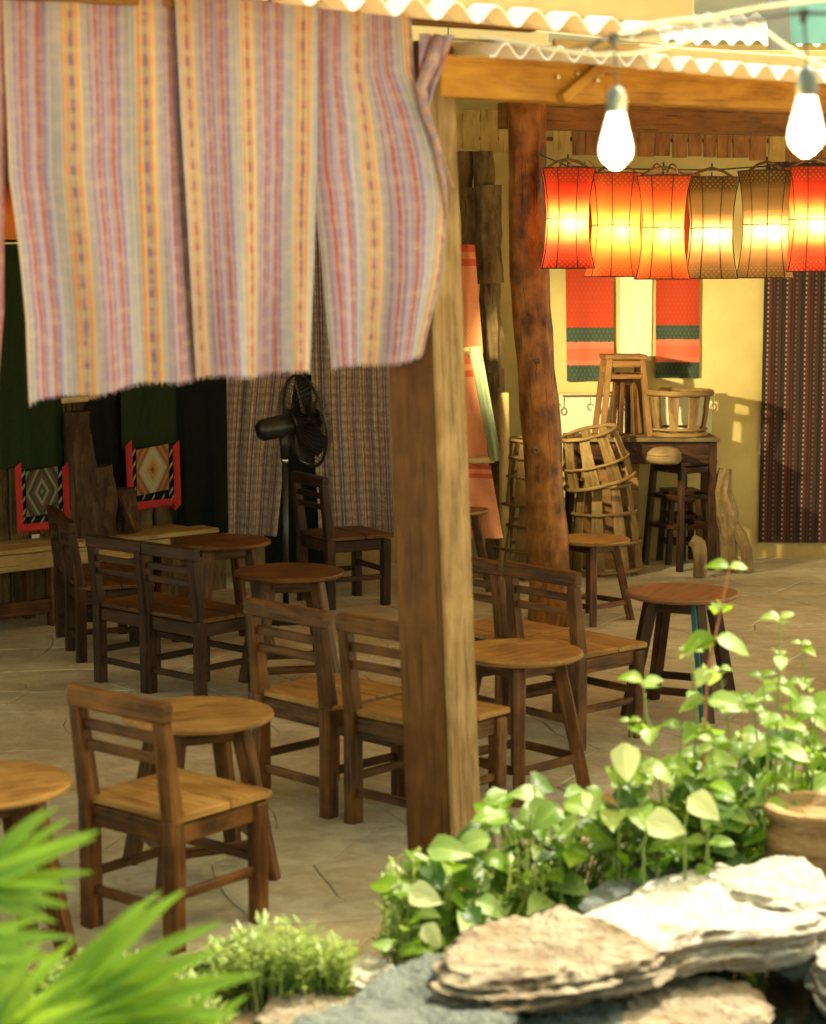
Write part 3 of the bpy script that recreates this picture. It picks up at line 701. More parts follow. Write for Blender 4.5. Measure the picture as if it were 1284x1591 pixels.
def make_table(name, label, mat_top='seat', mat_leg='chair', R_=.25, h=.55, teal=False, mshape=0):
    t = thing(name, label, 'table', group='round café tables')
    prof = [(.001, h - .024), (R_ - .012, h - .024), (R_ - .002, h - .018), (R_, h - .010), (R_ - .003, h - .003), (R_ - .010, h), (R_ * .55, h), (.001, h)]
    MB().lathe(prof, 40).build('tabletop', M[mat_top], t)
    a = .105; f = .185
    for sx, sy in ((-1, -1), (1, -1), (1, 1), (-1, 1)):
        o = MB().beam((sx * f, sy * f, 0), (sx * a, sy * a, h - .024), .046, .052, (sx, sy, 0), .005, .050, .056).build('leg', M[mat_leg], t)
        if teal and (sx, sy) == (-1, -1):
            c0_ = Vector((sx * f, sy * f, 0)); c1_ = Vector((sx * a, sy * a, h - .024)); n = (c1_ - c0_).cross(Vector((sx, sy, 0))).normalized() * .0265
            if n.x > 0: n = -n
            MB().beam(c0_ + n, c1_ + n, .004, .046, (sx, sy, 0), .001).build('painted_strip', M['teal'], t)
    q = a + .004
    for k in range(4):
        p = [(-q, -q), (q, -q), (q, q), (-q, q)]; A = p[k]; B = p[(k + 1) % 4]
        MB().beam((*A, h - .055), (*B, h - .055), .018, .055).build('apron', M[mat_leg], t)
    z = .13; q = lerp(f, a, z / h)
    for k in range(4):
        p = [(-q, -q), (q, -q), (q, q), (-q, q)]; A = Vector((*p[k], z)); B = Vector((*p[(k + 1) % 4], z)); dd = (B - A).normalized() * .016
        MB().beam(A + dd, B - dd, .018, .034).build('stretcher', M[mat_leg], t)
    return t
tb = make_table('round_table', 'front round table behind the nearest chair, brown top')
p = onz(308, 1106, .55); tb.location = (p.x, p.y, 0); tb.rotation_euler[2] = R(25)
def tbl(px, py, rz, label, s=1.0, src=None):
    p = onz(px, py, .55 * s); return dup(src or tb, (p.x, p.y, 0), R(rz), label, s)
tbl(806, 1010, 43, 'round table immediately right of the square post with grey worn top')
tbl(-26, 1214, 30, 'round table cut off at the left edge beside the nearest chair')
tbl(920, 836, 43, 'small round table in front of the slatted baskets', .88)
tbl(700, 790, 40, 'far table half hidden by the square post under the peach cloth', .97)
td = make_table('round_table', 'round table at the centre left below the fan, dark top', 'chair', 'chair')
p = onz(450, 897, .55); td.location = (p.x, p.y, 0); td.rotation_euler[2] = R(12); td.scale = (1.06,) * 3
tbl(345, 839, 25, 'dark round table next to the end of the long bench', 1.05, td)
tt = make_table('round_table', 'round table on the right with a teal painted leg, behind the tall leafy stem', 'chair', 'blackwood', teal=True)
p = onz(1060, 922, .55); tt.location = (p.x, p.y, 0); tt.rotation_euler[2] = R(65); tt.scale = (1.02,) * 3
# its top is reddish brown worn
for c_ in tt.children:
    if c_.name.startswith('tabletop'):
        c_.data.materials[0] = wood('reddish_tabletop', (.13, .055, .022), (.22, .10, .04), (.32, .16, .065), .5, grain=10, wear=.4)

# ---- long bench left
bn = thing('long_bench', 'long pale board bench running along the left wall', 'bench', (-1.8, 10.9, 0))
A = Vector((-2.75, 10.09, .455)); B = Vector((-1.16, 11.52, .455)); bd = (B - A).normalized(); bnn = Vector((-bd.y, bd.x, 0))
for k in range(2):
    o_ = bnn * (.10 + k * .185); MB().beam(A + o_, B + o_ - bd * (.1 * k), .18, .028, (0, 0, 1)).build('seat_board', M['bench'], bn, world=True)
MB().beam(A + bnn * .03 + bd * .25 - Vector((0, 0, .065)), B + bnn * .03 - bd * .35 - Vector((0, 0, .065)), .025, .095).build('apron', M['bench'], bn, world=True)
for t_ in (.3, 1.0, 1.75):
    for o_ in (.05, .32):
        q = A + bd * t_ + bnn * o_; MB().beam((q.x, q.y, 0), (q.x, q.y, .44), .06, .05, bd).build('leg', M['chair'], bn, world=True)
MB().beam(A + bd * .0 + bnn * .05 - Vector((0, 0, .33)), B - bd * .9 + bnn * .05 - Vector((0, 0, .33)), .03, .08).build('stretcher', M['chair'], bn, world=True)

# ================================================================== LEFT WALL CLOTHS
def wallcloth(name, label, cat, PL, mat, nu=30, nv=30, uvf=None, parent=None, plabel=None):
    b = MB(); b.sheet(PL, nu, nv, uvf)
    if parent: return b.build(name, M[mat], parent, world=True, smooth=True)
    return tag(b.build(name, M[mat], smooth=True), label, cat)
def lcloth(px0, px1, py0, py1, off, fold=8, amp=.02, seed=0, flare=0, b0=0, b1=0):
    z0 = lz((px0 + px1) / 2, off, py0); 
    def P(u, v):
        px = lerp(px0 - flare * v, px1 + flare * v, u); zb = lz(px, off, lerp(py1 + b0, py1 + b1, u))
        z = lerp(z0, zb, v); f = amp * math.sin(u * fold + seed) * (.4 + .6 * v) + .015 * nz(u * 3, v * 3, seed) + .006 * nz(u * 14, v * 5, seed)
        return lwp(px, off + f, z)
    return P
for (a, c, y0_, y1_, sd_, lab, mt, ar) in (
    (-60, 84, 350, 728, 1, 'dark green cloth hanging at the far left with a green diamond panel below', 'greencloth', 22),
    (176, 264, 560, 700, 2, 'dark green sagging cloth above the gold diamond panel', 'greencloth', 10),
    (122, 190, 560, 800, 3, 'black drape hanging between the two embroidered panels', 'blackcloth', 9),
    (262, 345, 560, 828, 5, 'wide black drape right of the gold diamond panel', 'blackcloth', 12)):
    wallcloth('hanging_cloth', lab, 'cloth', lcloth(a, c, y0_, y1_, .13 if mt == 'greencloth' else .10, ar, .016, sd_), mt, uvf=lambda u, v: (u * .5, v * .8))
def panel(name, label, pL, pR, pT, pB, off, mat, skew, seed):
    t = thing(name, label, 'embroidered panel', tuple(lwp((pL + pR) / 2, off, lz((pL + pR) / 2, off, pB))))
    def q(a, c, y0_, y1_, o_, lt=0):
        def P(u, v):
            px = lerp(a, c, u) + lt * v; py = lerp(y0_, y1_, v) + skew * (u - .5)
            return lwp(px, off + o_ + .006 * math.sin(u * 5 + seed + v * 3), lz(px, off, py))
        return P
    W = pR - pL; Hh = pB - pT
    wallcloth('backing', '', '', q(pL + 4, pR - 4, pT, pB - 4, 0), 'blackcloth', 12, 12, parent=t)
    wallcloth('woven_centre', '', '', q(pL + W * .20, pR - W * .2, pT + 2, pB - Hh * .24, .012), mat, 14, 14, lambda u, v: (u, v), t)
    for a, c in ((pL, pL + W * .12), (pR - W * .12, pR)):
        wallcloth('side_border', '', '', q(a, c, pT - 4, pB, .012, 2), 'red', 3, 14, parent=t)
    wallcloth('bottom_border', '', '', q(pL + 1, pR + 2, pB - Hh * .12, pB, .014), 'red', 14, 3, parent=t)
    rs = random.Random(seed)
    for k in range(5):
        x = lerp(pL + 12, pR - 12, k / 4); yy = pB - Hh * .18
        b = MB(); b.sheet(q(x - 3, x + 3, yy, yy + Hh * .05, .014), 2, 2); b.build('sequin', M['sequin'], t, world=True)
    for sd2 in (0, 1):
        for k in range(4):
            x = pL + W * .15 if sd2 == 0 else pR - W * .16; yy = lerp(pT + 8, pB - Hh * .3, k / 3)
            b = MB(); b.sheet(q(x - 3, x + 3, yy, yy + 6, .013), 2, 2); b.build('sequin', M['sequin'], t, world=True)
    for k in range(12):
        x = lerp(pL + 4, pR - 4, k / 11) + rs.uniform(-2, 2); y = pB + skew * ((x - pL) / W - .5)
        p0 = lwp(x, off + .015, lz(x, off, y - 2)); b = MB(); b.tube([p0, p0 + Vector((rs.uniform(-.008, .008), 0, -.014)), p0 + Vector((rs.uniform(-.012, .012), 0, -.03))], .003, 4); b.build('tassel', M['red'], t, world=True)
panel('embroidered_panel', 'green and brown diamond panel with red border at the far left', 4, 90, 726, 822, .16, 'diamond_green', -8, 1)
panel('embroidered_panel', 'gold diamond panel with red fringed border on dark cloth', 182, 268, 692, 788, .16, 'diamond_gold', -10, 4)
b = MB(); b.tube([lwp(82, .2, lz(82, .2, 623)), lwp(122, .2, lz(122, .2, 620))], .016, 10); tag(b.build('bamboo_rod', M['bamboo'], smooth=True), 'short bamboo rod end at the top of the bark stump', 'rod')
# bark stumps
for (a, c, y0_, y1_, lab, s_) in ((86, 128, 640, 880, 'tall dark tree stump between the two diamond panels', 1), (108, 158, 725, 860, 'ridged slanting tree stump just right of the tall one', 4), (150, 196, 760, 850, 'gnarled low root stump left of the gold diamond panel', 8)):
    cx = (a + c) / 2; o_ = .20; zt = lz(cx, o_, y0_); base = lwp(cx + 10, o_ - .02, 0); top = lwp(cx, o_ - .02, zt); wd = (c - a) / F * base.y / 2
    b = MB(); n = 16; b.tube([base.lerp(top, i / (n - 1)) for i in range(n)], [wd * (1.35 - .45 * i / (n - 1)) * (1 + .1 * nz(i * .7, s_)) for i in range(n)], 22, wob=.5, seed=s_)
    tag(b.build('tree_stump', M['stump']), lab, 'stump')
# red stick leaning
b = MB(); b.tube([lwp(172, .3, lz(172, .3, 768)), lwp(186, .34, lz(186, .34, 800)), lwp(196, .36, lz(196, .36, 828))], [.01, .013, .014], 8, wob=.3); tag(b.build('crooked_branch', M['chair'], smooth=True), 'thin crooked reddish branch leaning over the bench', 'branch')
ob = thing('power_outlet', 'cream power outlet plate low on the left board wall', 'outlet', tuple(lwp(35, .05, lz(35, .05, 847))))
p0 = lwp(35, .06, lz(35, .06, 848)); p1 = lwp(35, .06, lz(35, .06, 830)); MB().beam(p0, p1, .05, .012, WN).build('plate', M['whiteplastic'], ob, world=True)
for dx in (-.008, .008):
    q = (p0 + p1) / 2 + WD * dx + WN * .007; MB().beam(q, q + Vector((0, 0, .012)), .003, .003, WN, .0005).build('slot', M['blackplastic'], ob, world=True)
wallcloth('orange_cloth', 'orange banded cloth seen high through the slit at the far left', 'cloth', lcloth(-60, 70, 285, 372, .15, 9, .01, 6), 'orangecloth')
b = MB(); b.tube([lwp(-20, .2, lz(-20, .2, 378)), lwp(60, .2, lz(60, .2, 377))], .006, 6); tag(b.build('cord', M['palecloth']), 'thin pale cord stretched below the orange cloth', 'cord')

# muted drapes behind fan
dA = Vector((-1.32, 12.02, 0)); dB = Vector((.05, 12.75, 0)); dD = (dB - dA); dN = Vector((dD.y, -dD.x, 0)).normalized()
def dl(px, off, z):
    A = dA + dN * off; k = (px - 642) / F * .98; tt_ = (k * A.y - A.x) / (dD.x - k * dD.y); p = A + dD * tt_; return Vector((p.x, p.y, z))
def drape(label, L, Rr, y0_, y1_, off, seed, mat, uo=0, ph=12, amp=.03):
    z0 = zof(y0_, 12.4)
    def P(u, v):
        px = lerp(poly(L, v), poly(Rr, v), u); p = dl(px, 0, 0); z = lerp(z0, zof(y1_, p.y), v)
        return dl(px, off + amp * math.sin(u * ph + seed + math.sin(v * 3)) + .025 * nz(u * 3, v * 3, seed) + .008 * nz(u * 16, v * 6, seed), z)
    w_ = .85
    b = MB(); b.sheet(P, 50, 40, lambda u, v: (u * w_ + uo, v * 2)); return tag(b.build('hanging_drape', M[mat], smooth=True), label, 'drape')
drape('muted striped drape left of the fan, bunched narrower at the bottom', [(0, 345), (.5, 345), (.75, 337), (1, 336)], [(0, 462), (.5, 455), (.75, 438), (1, 424)], 330, 829, .10, 1, 'muted', 0, 13)
drape('muted striped drape right of the fan, hanging straight behind the square post', [(0, 476), (.6, 482), (1, 492)], [(0, 598), (.6, 604), (1, 612)], 330, 829, .12, 4, 'muted', .3, 10)
drape('black cloth hanging in the gap behind the fan pole', [(0, 400), (1, 405)], [(0, 500), (1, 500)], 330, 885, .03, 7, 'blackcloth', 0, 8, .015)

# ---- fan
fc = at(474, 654, 11.0)
fan = thing('pedestal_fan', 'black pedestal fan turned to the right in front of the striped drapes', 'fan', (fc.x - .08, fc.y - .05, 0))
ax = Vector((.86, .48, .16)).normalized()
mz = ax.to_track_quat('Z', 'Y').to_matrix().to_4x4()
Mf = Matrix.Translation(fc) @ mz
def ringpts(r, z, n=40): return [Mf @ Vector((r * math.cos(6.28318 * k / n), r * math.sin(6.28318 * k / n), z)) for k in range(n + 1)]
b = MB(); b.tube(ringpts(.265, .0), .010, 6, caps=False); b.build('rim', M['blackplastic'], fan, world=True, smooth=True)
for side in (-1, 1):
    b = MB()
    for k in range(48):
        a_ = 6.28318 * k / 48; pts = [Mf @ Vector((r_ * math.cos(a_ + tw), r_ * math.sin(a_ + tw), side * zz)) for r_, zz, tw in ((.06, .075, 0), (.14, .085, .12), (.22, .06, .2), (.265, 0, .26))]
        b.tube(pts, .0022, 3, caps=False)
    o_ = b.build('grille', M['blackplastic'], fan, world=True); o_['kind'] = 'stuff'
    b = MB(); b.lathe([(.001, side * .088), (.058, side * .084), (.062, side * .074), (.001, side * .07)], 20, Mf); b.build('hub_cap', M['blackplastic'], fan, world=True, smooth=True)
for k in range(5):
    a_ = 6.28318 * k / 5; b = MB()
    b.sheet(lambda u, v: Mf @ (Matrix.Rotation(a_, 4, 'Z') @ Vector((lerp(.04, .24, v), lerp(-.035, .075, u) * (.6 + .9 * v * (1.25 - v)), .03 - .06 * u))), 5, 6); b.build('blade', M['blackplastic'], fan, world=True, smooth=True)
b = MB(); b.lathe([(.001, -.30), (.045, -.295), (.062, -.27), (.066, -.16), (.055, -.10), (.03, -.07)], 20, Mf); b.build('motor_housing', M['blackplastic'], fan, world=True, smooth=True)
pc = Mf @ Vector((0, 0, -.13))
b = MB(); b.tube([(pc.x, pc.y, pc.z - .01), (pc.x, pc.y, pc.z - .19)], [.035, .024], 14); b.build('neck', M['blackplastic'], fan, world=True, smooth=True)
b = MB(); b.tube([(pc.x, pc.y, pc.z - .188), (pc.x, pc.y, pc.z - .212)], .021, 12); b.build('collar', M['metal'], fan, world=True, smooth=True)
b = MB(); b.tube([(pc.x, pc.y, pc.z - .21), (pc.x, pc.y, .03)], .018, 12); b.build('pole', M['blackplastic'], fan, world=True, smooth=True)
b = MB(); b.lathe([(.001, .04), (.05, .038), (.19, .018), (.20, .0), (.001, 0)], 28, Matrix.Translation((pc.x, pc.y, 0))); b.build('base', M['blackplastic'], fan, world=True, smooth=True)
for q in (Mf @ Vector((.045, -.04, -.2)), fc + Vector((.05, -.1, -.22))):
    pass

# ================================================================== RIGHT SIDE OBJECTS
# wall textiles
def rcloth(P0, y, w_, x_, z0, z1, name, label, cat, mat, seed=0, fold=.015, nu=24, nv=40, uvs=None, sk=0):
    b = MB()
    def P(u, v):
        return Vector((lerp(x_, x_ + w_, u) + sk * v, y - fold * (1 + math.sin(u * 7 + seed + v)) - .01 * nz(u * 3, v * 4, seed), lerp(z0, z1, v)))
    b.sheet(P, nu, nv, uvs or (lambda u, v: (u, 1 - v))); return tag(b.build(name, M[mat], smooth=True), label, cat)
yw = 13.40
def X(px, d): return at(px, 600, d).x
rcloth(0, yw, X(947, yw) - X(874, yw), X(874, yw), zof(270, yw), zof(592, yw), 'wall_textile', 'left orange wall textile with green bands, below the orange lanterns', 'textile', 'redband', 0, .012, uvs=lambda u, v: (u, 1 - v), sk=.03)
rcloth(0, yw, X(1082, yw) - X(1014, yw), X(1014, yw), zof(270, yw), zof(587, yw), 'wall_textile', 'right orange wall textile with green bands, partly in shadow behind the basket', 'textile', 'redband', 2, .012, sk=.02)
rcloth(0, yw, X(1330, yw) - X(1184, yw), X(1184, yw), zof(250, yw), zof(843, yw), 'wall_textile', 'dark textile with dotted vertical stripes reaching nearly to the floor on the right', 'textile', 'dotcloth', 3, .008, uvs=lambda u, v: (u * .65, v * 2.4))
# pale sheet painting the lamp's bright patch on the wall between textiles
rcloth(0, yw + .01, X(1012, yw) - X(962, yw), X(962, yw), zof(300, yw), zof(560, yw), 'wall_light_patch', 'pale sheet painting lamplight on the wall between the two orange textiles', 'textile', 'palecloth', 1, .004)
rcloth(0, yw + .012, X(1108, yw) - X(868, yw), X(868, yw), zof(612, yw), zof(700, yw), 'white_sheet', 'white sheet behind the stools and basket', 'sheet', 'palecloth', 1, .003)  # pale sheet low on the wall
hk = thing('hook_rail', 'thin wall rail with hanging ring hooks behind the stacked stool', 'hook rail', (X(960, 13.3), 13.3, zof(612, 13.3)))
MB().tube([at(868, 611, 13.3), at(1110, 608, 13.3)], .008, 8).build('rod', M['bamboo'], hk, world=True)
for px_ in (868, 918, 968, 1098, 1110):
    p = at(px_, 612, 13.27); MB().tube([p, p - Vector((0, 0, .07))], .004, 6).build('hook', M['brass'], hk, world=True)
    MB().tube([p + Vector((.018 * math.sin(a), 0, -.09 + .022 * math.cos(a))) for a in [6.283 * k / 12 for k in range(13)]], .005, 5, caps=False).build('ring', M['brass'], hk, world=True)

# side table of dark wood with objects
tbz = .905; yt = 13.0
sdt = thing('side_table', 'dark wooden sideboard with a thin pale top holding a basket and a small stool', 'sideboard', (X(1000, yt), yt, 0))
xa, xb = X(880, yt), X(1113, yt)
MB().beam((xa, yt, tbz - .012), (xb, yt, tbz - .012), .44, .026, (0, 0, 1)).build('tabletop', M['bark'], sdt, world=True)
MB().beam((xa + .03, yt - .17, tbz - .10), (xb - .03, yt - .17, tbz - .10), .02, .15).build('apron', M['blackwood'], sdt, world=True)
MB().beam((xa + .05, yt - .12, .40), ((xa + xb) / 2 - .02, yt - .12, .40), .02, .78).build('door_panel', M['brownbeam'], sdt, world=True)
for xx in (xa + .04, xb - .04):
    for yy in (yt - .17, yt + .17): MB().beam((xx, yy, 0), (xx, yy, tbz - .026), .05, .05).build('leg', M['blackwood'], sdt, world=True)
# stool builder
def stool(name, label, loc, rz, h, wt, wb, mat, rungs, topt=.03, leg=.04, group=None):
    t = thing(name, label, 'stool', loc, rz, group); a = wt / 2 - leg / 2; f = wb / 2 - leg / 2
    MB().beam((-wt / 2 - .01, 0, h - topt / 2), (wt / 2 + .01, 0, h - topt / 2), wt + .02, topt, (0, 0, 1)).build('seat', M[mat], t)
    for sx, sy in ((-1, -1), (1, -1), (1, 1), (-1, 1)): MB().beam((sx * f, sy * f, 0), (sx * a, sy * a, h - topt), leg, leg, (0, 1, 0), .004).build('leg', M[mat], t)
    for z in rungs + [h - topt - .03]:
        q = lerp(f, a, z / h)
        for k in range(4):
            p = [(-q, -q), (q, -q), (q, q), (-q, q)]; A = Vector((*p[k], z)); B = Vector((*p[(k + 1) % 4], z)); dd = (B - A).normalized() * leg * .5
            MB().beam(A + dd, B - dd, .02, .045 if z > h - .1 else .03).build('rung', M[mat], t)
    return t
p = onz(1056, 880, 0)
stool('tall_stool', 'tall dark stool in front of the sideboard carrying a pale wood block', (p.x, p.y - .08, 0), R(35), .745, .31, .39, 'blackwood', [.30, .50])
stool('low_stool', 'lower dark stool tucked beneath the tall one', (p.x + .02, p.y + .12, 0), R(8), .52, .22, .27, 'blackwood', [.16, .34])
stool('small_stool', 'small wooden stool standing on the sideboard against the wall', (X(968, 13.05), 13.05, tbz + .001), R(4), .545, .26, .36, 'brownbeam', [.40], leg=.038)
p2 = (X(972, 13.05), 13.1, tbz + .001)
stool('inner_stool', 'reddish slimmer stool nested under the small stool on the sideboard', p2, R(20), .42, .12, .15, 'chair', [], leg=.035)
# pale wood block
b = MB(); c = at(1031, 714, 12.75)
b.lathe([(.001, 0), (.10, .004), (.118, .03), (.112, .075), (.08, .105), (.03, .112), (.001, .113)], 22, Matrix.Translation((c.x, 12.66, .747)), ell=lambda a, z: 1 + .12 * nz(math.cos(a) * 1.5, math.sin(a) * 1.5, z * 8))
tag(b.build('wood_block', M['driftwood'], smooth=True), 'rounded pale wood block lying on the tall dark stool', 'wood block')
# baskets
def basket(name, label, loc, h, r0, r1, nst, hoops, tilt=(0, 0), sw=.045, mat='basket', floorp=True):
    t = thing(name, label, 'basket', loc); t.rotation_euler = (R(tilt[0]), R(tilt[1]), 0)
    for k in range(nst):
        a = 6.28318 * (k + .3) / nst; c_, s_ = math.cos(a), math.sin(a); pts = []
        n = 5; bb = MB()
        def P(u, v):
            r = lerp(r0, r1, v) + .010 * math.sin(v * 3.14); ww = sw * (.75 + .5 * v) * (r1 / max(r0, r1)) if r1 > r0 else sw * (1.2 - .4 * v)
            q = (u - .5) * ww; return Vector((r * c_ - q * s_, r * s_ + q * c_, v * h))
        bb.sheet(P, 2, n, lambda u, v: (v * h, u * sw)); bb.sheet(lambda u, v: P(1 - u, v) * 1 - Vector((c_, s_, 0)) * .012, 2, n, lambda u, v: (v * h, u * sw))
        i0 = len(bb.v)
        for e in (0, 1):
            for j in range(n + 1):
                bb.v.append(P(e, j / n)); bb.v.append(P(e, j / n) - Vector((c_, s_, 0)) * .012)
        for e in (0, 1):
            for j in range(n): q = i0 + e * 2 * (n + 1) + 2 * j; bb.face((q, q + 1, q + 3, q + 2))
        bb.build('stave', M[mat], t)
    for z, th in hoops:
        r = lerp(r0, r1, z / h) + .012 + .008 * math.sin(z / h * 3.14)
        MB().tube([(r * math.cos(6.28318 * k / 28), r * math.sin(6.28318 * k / 28), z + .004 * nz(k * .8, z)) for k in range(29)], th, 7, caps=False).build('hoop', M[mat], t, smooth=True)
    if floorp: MB().lathe([(.001, .0), (r0 * .98, .0), (r0 * .98, .014), (.001, .014)], 20).build('base', M['driftwood'], t)
    return t
p = at(1054, 662, 12.98)
basket('open_basket', 'wide flaring wooden basket standing on the sideboard in the lamp light', (p.x, 12.96, tbz + .002), .30, .165, .208, 9, [(.29, .018), (.30, .014), (.015, .018), (.05, .009)], sw=.065)
basket('slat_basket', 'lower basket of the leaning slatted stack right of the log post', (X(946, 12.75), 12.75, 0.0), .64, .245, .170, 9, [(.04, .013), (.22, .012), (.42, .012), (.60, .012)], (0, -3), .078, floorp=False)
basket('slat_basket', 'upper tilted slatted basket resting on the stack right of the log post', (X(934, 12.72), 12.70, .635), .32, .225, .175, 9, [(.0, .014), (.13, .010), (.325, .014)], (4, -14), .08, floorp=False)
basket('slat_basket', 'slatted basket stack half hidden behind the left side of the log post, lower one', (X(822, 12.6), 12.6, 0), .5, .22, .17, 9, [(.03, .012), (.2, .012), (.36, .012), (.49, .012)], (0, 2), .075, floorp=False)
basket('slat_basket', 'upper slatted basket behind the log post, just right of the green scarf', (X(822, 12.6), 12.6, .50), .42, .20, .15, 9, [(.0, .012), (.18, .01), (.30, .012), (.41, .012)], (0, 2), .075, floorp=False)
# driftwood right
for pts_, rr_, lab in (([at(1135, 862, 12.8), at(1131, 800, 12.8), at(1123, 765, 12.82), at(1127, 728, 12.83)], [.055, .07, .06, .045], 'tall pale driftwood log leaning on the wall right of the stools'),
                       ([at(1163, 862, 12.7), at(1150, 830, 12.75), at(1140, 808, 12.78)], [.035, .038, .02], 'short pale driftwood stick beside the tall driftwood log'),
                       ([at(1090, 868, 12.5), at(1086, 845, 12.52), at(1075, 838, 12.53)], [.04, .038, .03], 'small bent driftwood piece on the floor behind the stool legs')):
    q = []; r2 = []
    for i in range(len(pts_) - 1):
        for k in range(4): q.append(pts_[i].lerp(pts_[i + 1], k / 4)); r2.append(lerp(rr_[i], rr_[i + 1], k / 4))
    q.append(pts_[-1]); r2.append(rr_[-1]); q[0].z = max(.0, min(.02, q[0].z))
    b = MB(); b.tube(q, r2, 14, wob=.55, seed=pts_[0].x * 9); tag(b.build('driftwood', M['driftwood']), lab, 'driftwood')

# peach cloths by the post, with rods and scarf
def pc_(x0_, x1_, x2_, x3_, y0_, y1_, d_, seed):
    def P(u, v):
        px = lerp(lerp(x0_, x2_, v), lerp(x1_, x3_, v), u); py = lerp(y0_, y1_, v)
        q = at(px, py, d_); return q + Vector((0, -.02 * math.sin(u * 9 + seed + v * 2) - .02 * nz(u * 4, v * 4, seed), 0))
    return P
wallcloth('peach_cloth', 'long peach orange cloth hanging high behind the square post', 'cloth', pc_(690, 738, 690, 752, 380, 560, 12.3, 1), 'peach')
wallcloth('peach_cloth', 'pleated peach cloth draped over the lower bamboo rod', 'cloth', pc_(695, 742, 695, 760, 555, 722, 12.1, 3), 'peach')
wallcloth('peach_cloth', 'peach cloth with red checked hem hanging below the bamboo rod', 'cloth', pc_(695, 762, 700, 782, 722, 836, 12.05, 5), 'peach')
wallcloth('green_scarf', 'narrow speckled green scarf falling diagonally from the upper rod', 'scarf', pc_(728, 748, 762, 780, 540, 716, 11.98, 2), 'greenscarf', nu=6)
for (a, c, y_, lab) in ((700, 748, 543, 'upper bamboo rod holding the green scarf'), (700, 768, 716, 'lower bamboo rod carrying the pleated peach cloth')):
    b = MB(); b.tube([at(a, y_ + 2, 12.02), at(c, y_ - 2, 12.02)], .020 if y_ > 600 else .017, 10); tag(b.build('bamboo_rod', M['bamboo'], smooth=True), lab, 'rod')
b = MB(); b.tube([Vector((X(786, 12.5), 12.5, 0)), at(784, 700, 12.5), at(783, 610, 12.5)], [.036, .034, .034], 12); tag(b.build('bamboo_pole', M['bamboo'], smooth=True), 'upright bamboo pole just left of the log post', 'pole')

# ---- hanging lamp behind the square post (the lamp that throws the basket's shadow on the wall)
def point(name, loc, e, col, r=.03):
    l = bpy.data.lights.new(name, 'POINT'); l.energy = e; l.color = col; l.shadow_soft_size = r
    o = bpy.data.objects.new(name, l); C.objects.link(o); o.location = loc; return o
lp = Vector((.20, 11.2, 1.70))
lm = thing('hanging_lamp', 'bare warm lamp bulb hanging behind the square post', 'lamp', tuple(lp))
MB().lathe([(.001, -.05), (.02, -.045), (.03, -.02), (.026, .01), (.014, .035)], 16, Matrix.Translation(lp)).build('glass_bulb', M['lanbulb'], lm, world=True, smooth=True)
MB().tube([lp + Vector((0, 0, .035)), lp + Vector((0, 0, .09))], .016, 10).build('socket', M['wire_black'], lm, world=True)
MB().tube([lp + Vector((0, 0, .09)), lp + Vector((0, 0, 1.9))], .004, 6).build('cord', M['wire_black'], lm, world=True)
ld = bpy.data.lights.new('lamp_light', 'SPOT'); ld.energy = 125; ld.color = (1, .84, .46); ld.shadow_soft_size = .03; ld.spot_size = R(70); ld.spot_blend = 1.0
aim = (Vector((2.0, 13.4, 1.15)) - lp).normalized(); lo = bpy.data.objects.new('lamp_light', ld); C.objects.link(lo); lo.location = lp + aim * .06; lo.rotation_euler = (-aim).to_track_quat('Z', 'Y').to_euler()
sh_ = MB(); Ms = Matrix.Translation(lp) @ aim.to_track_quat('Z', 'Y').to_matrix().to_4x4(); sh_.lathe([(.02, -.07), (.035, -.06), (.055, .0), (.075, .055), (.072, .055), (.05, .0), (.03, -.055)], 20, Ms); sh_.build('lamp_shade', M['blackplastic'], lm, world=True, smooth=True)

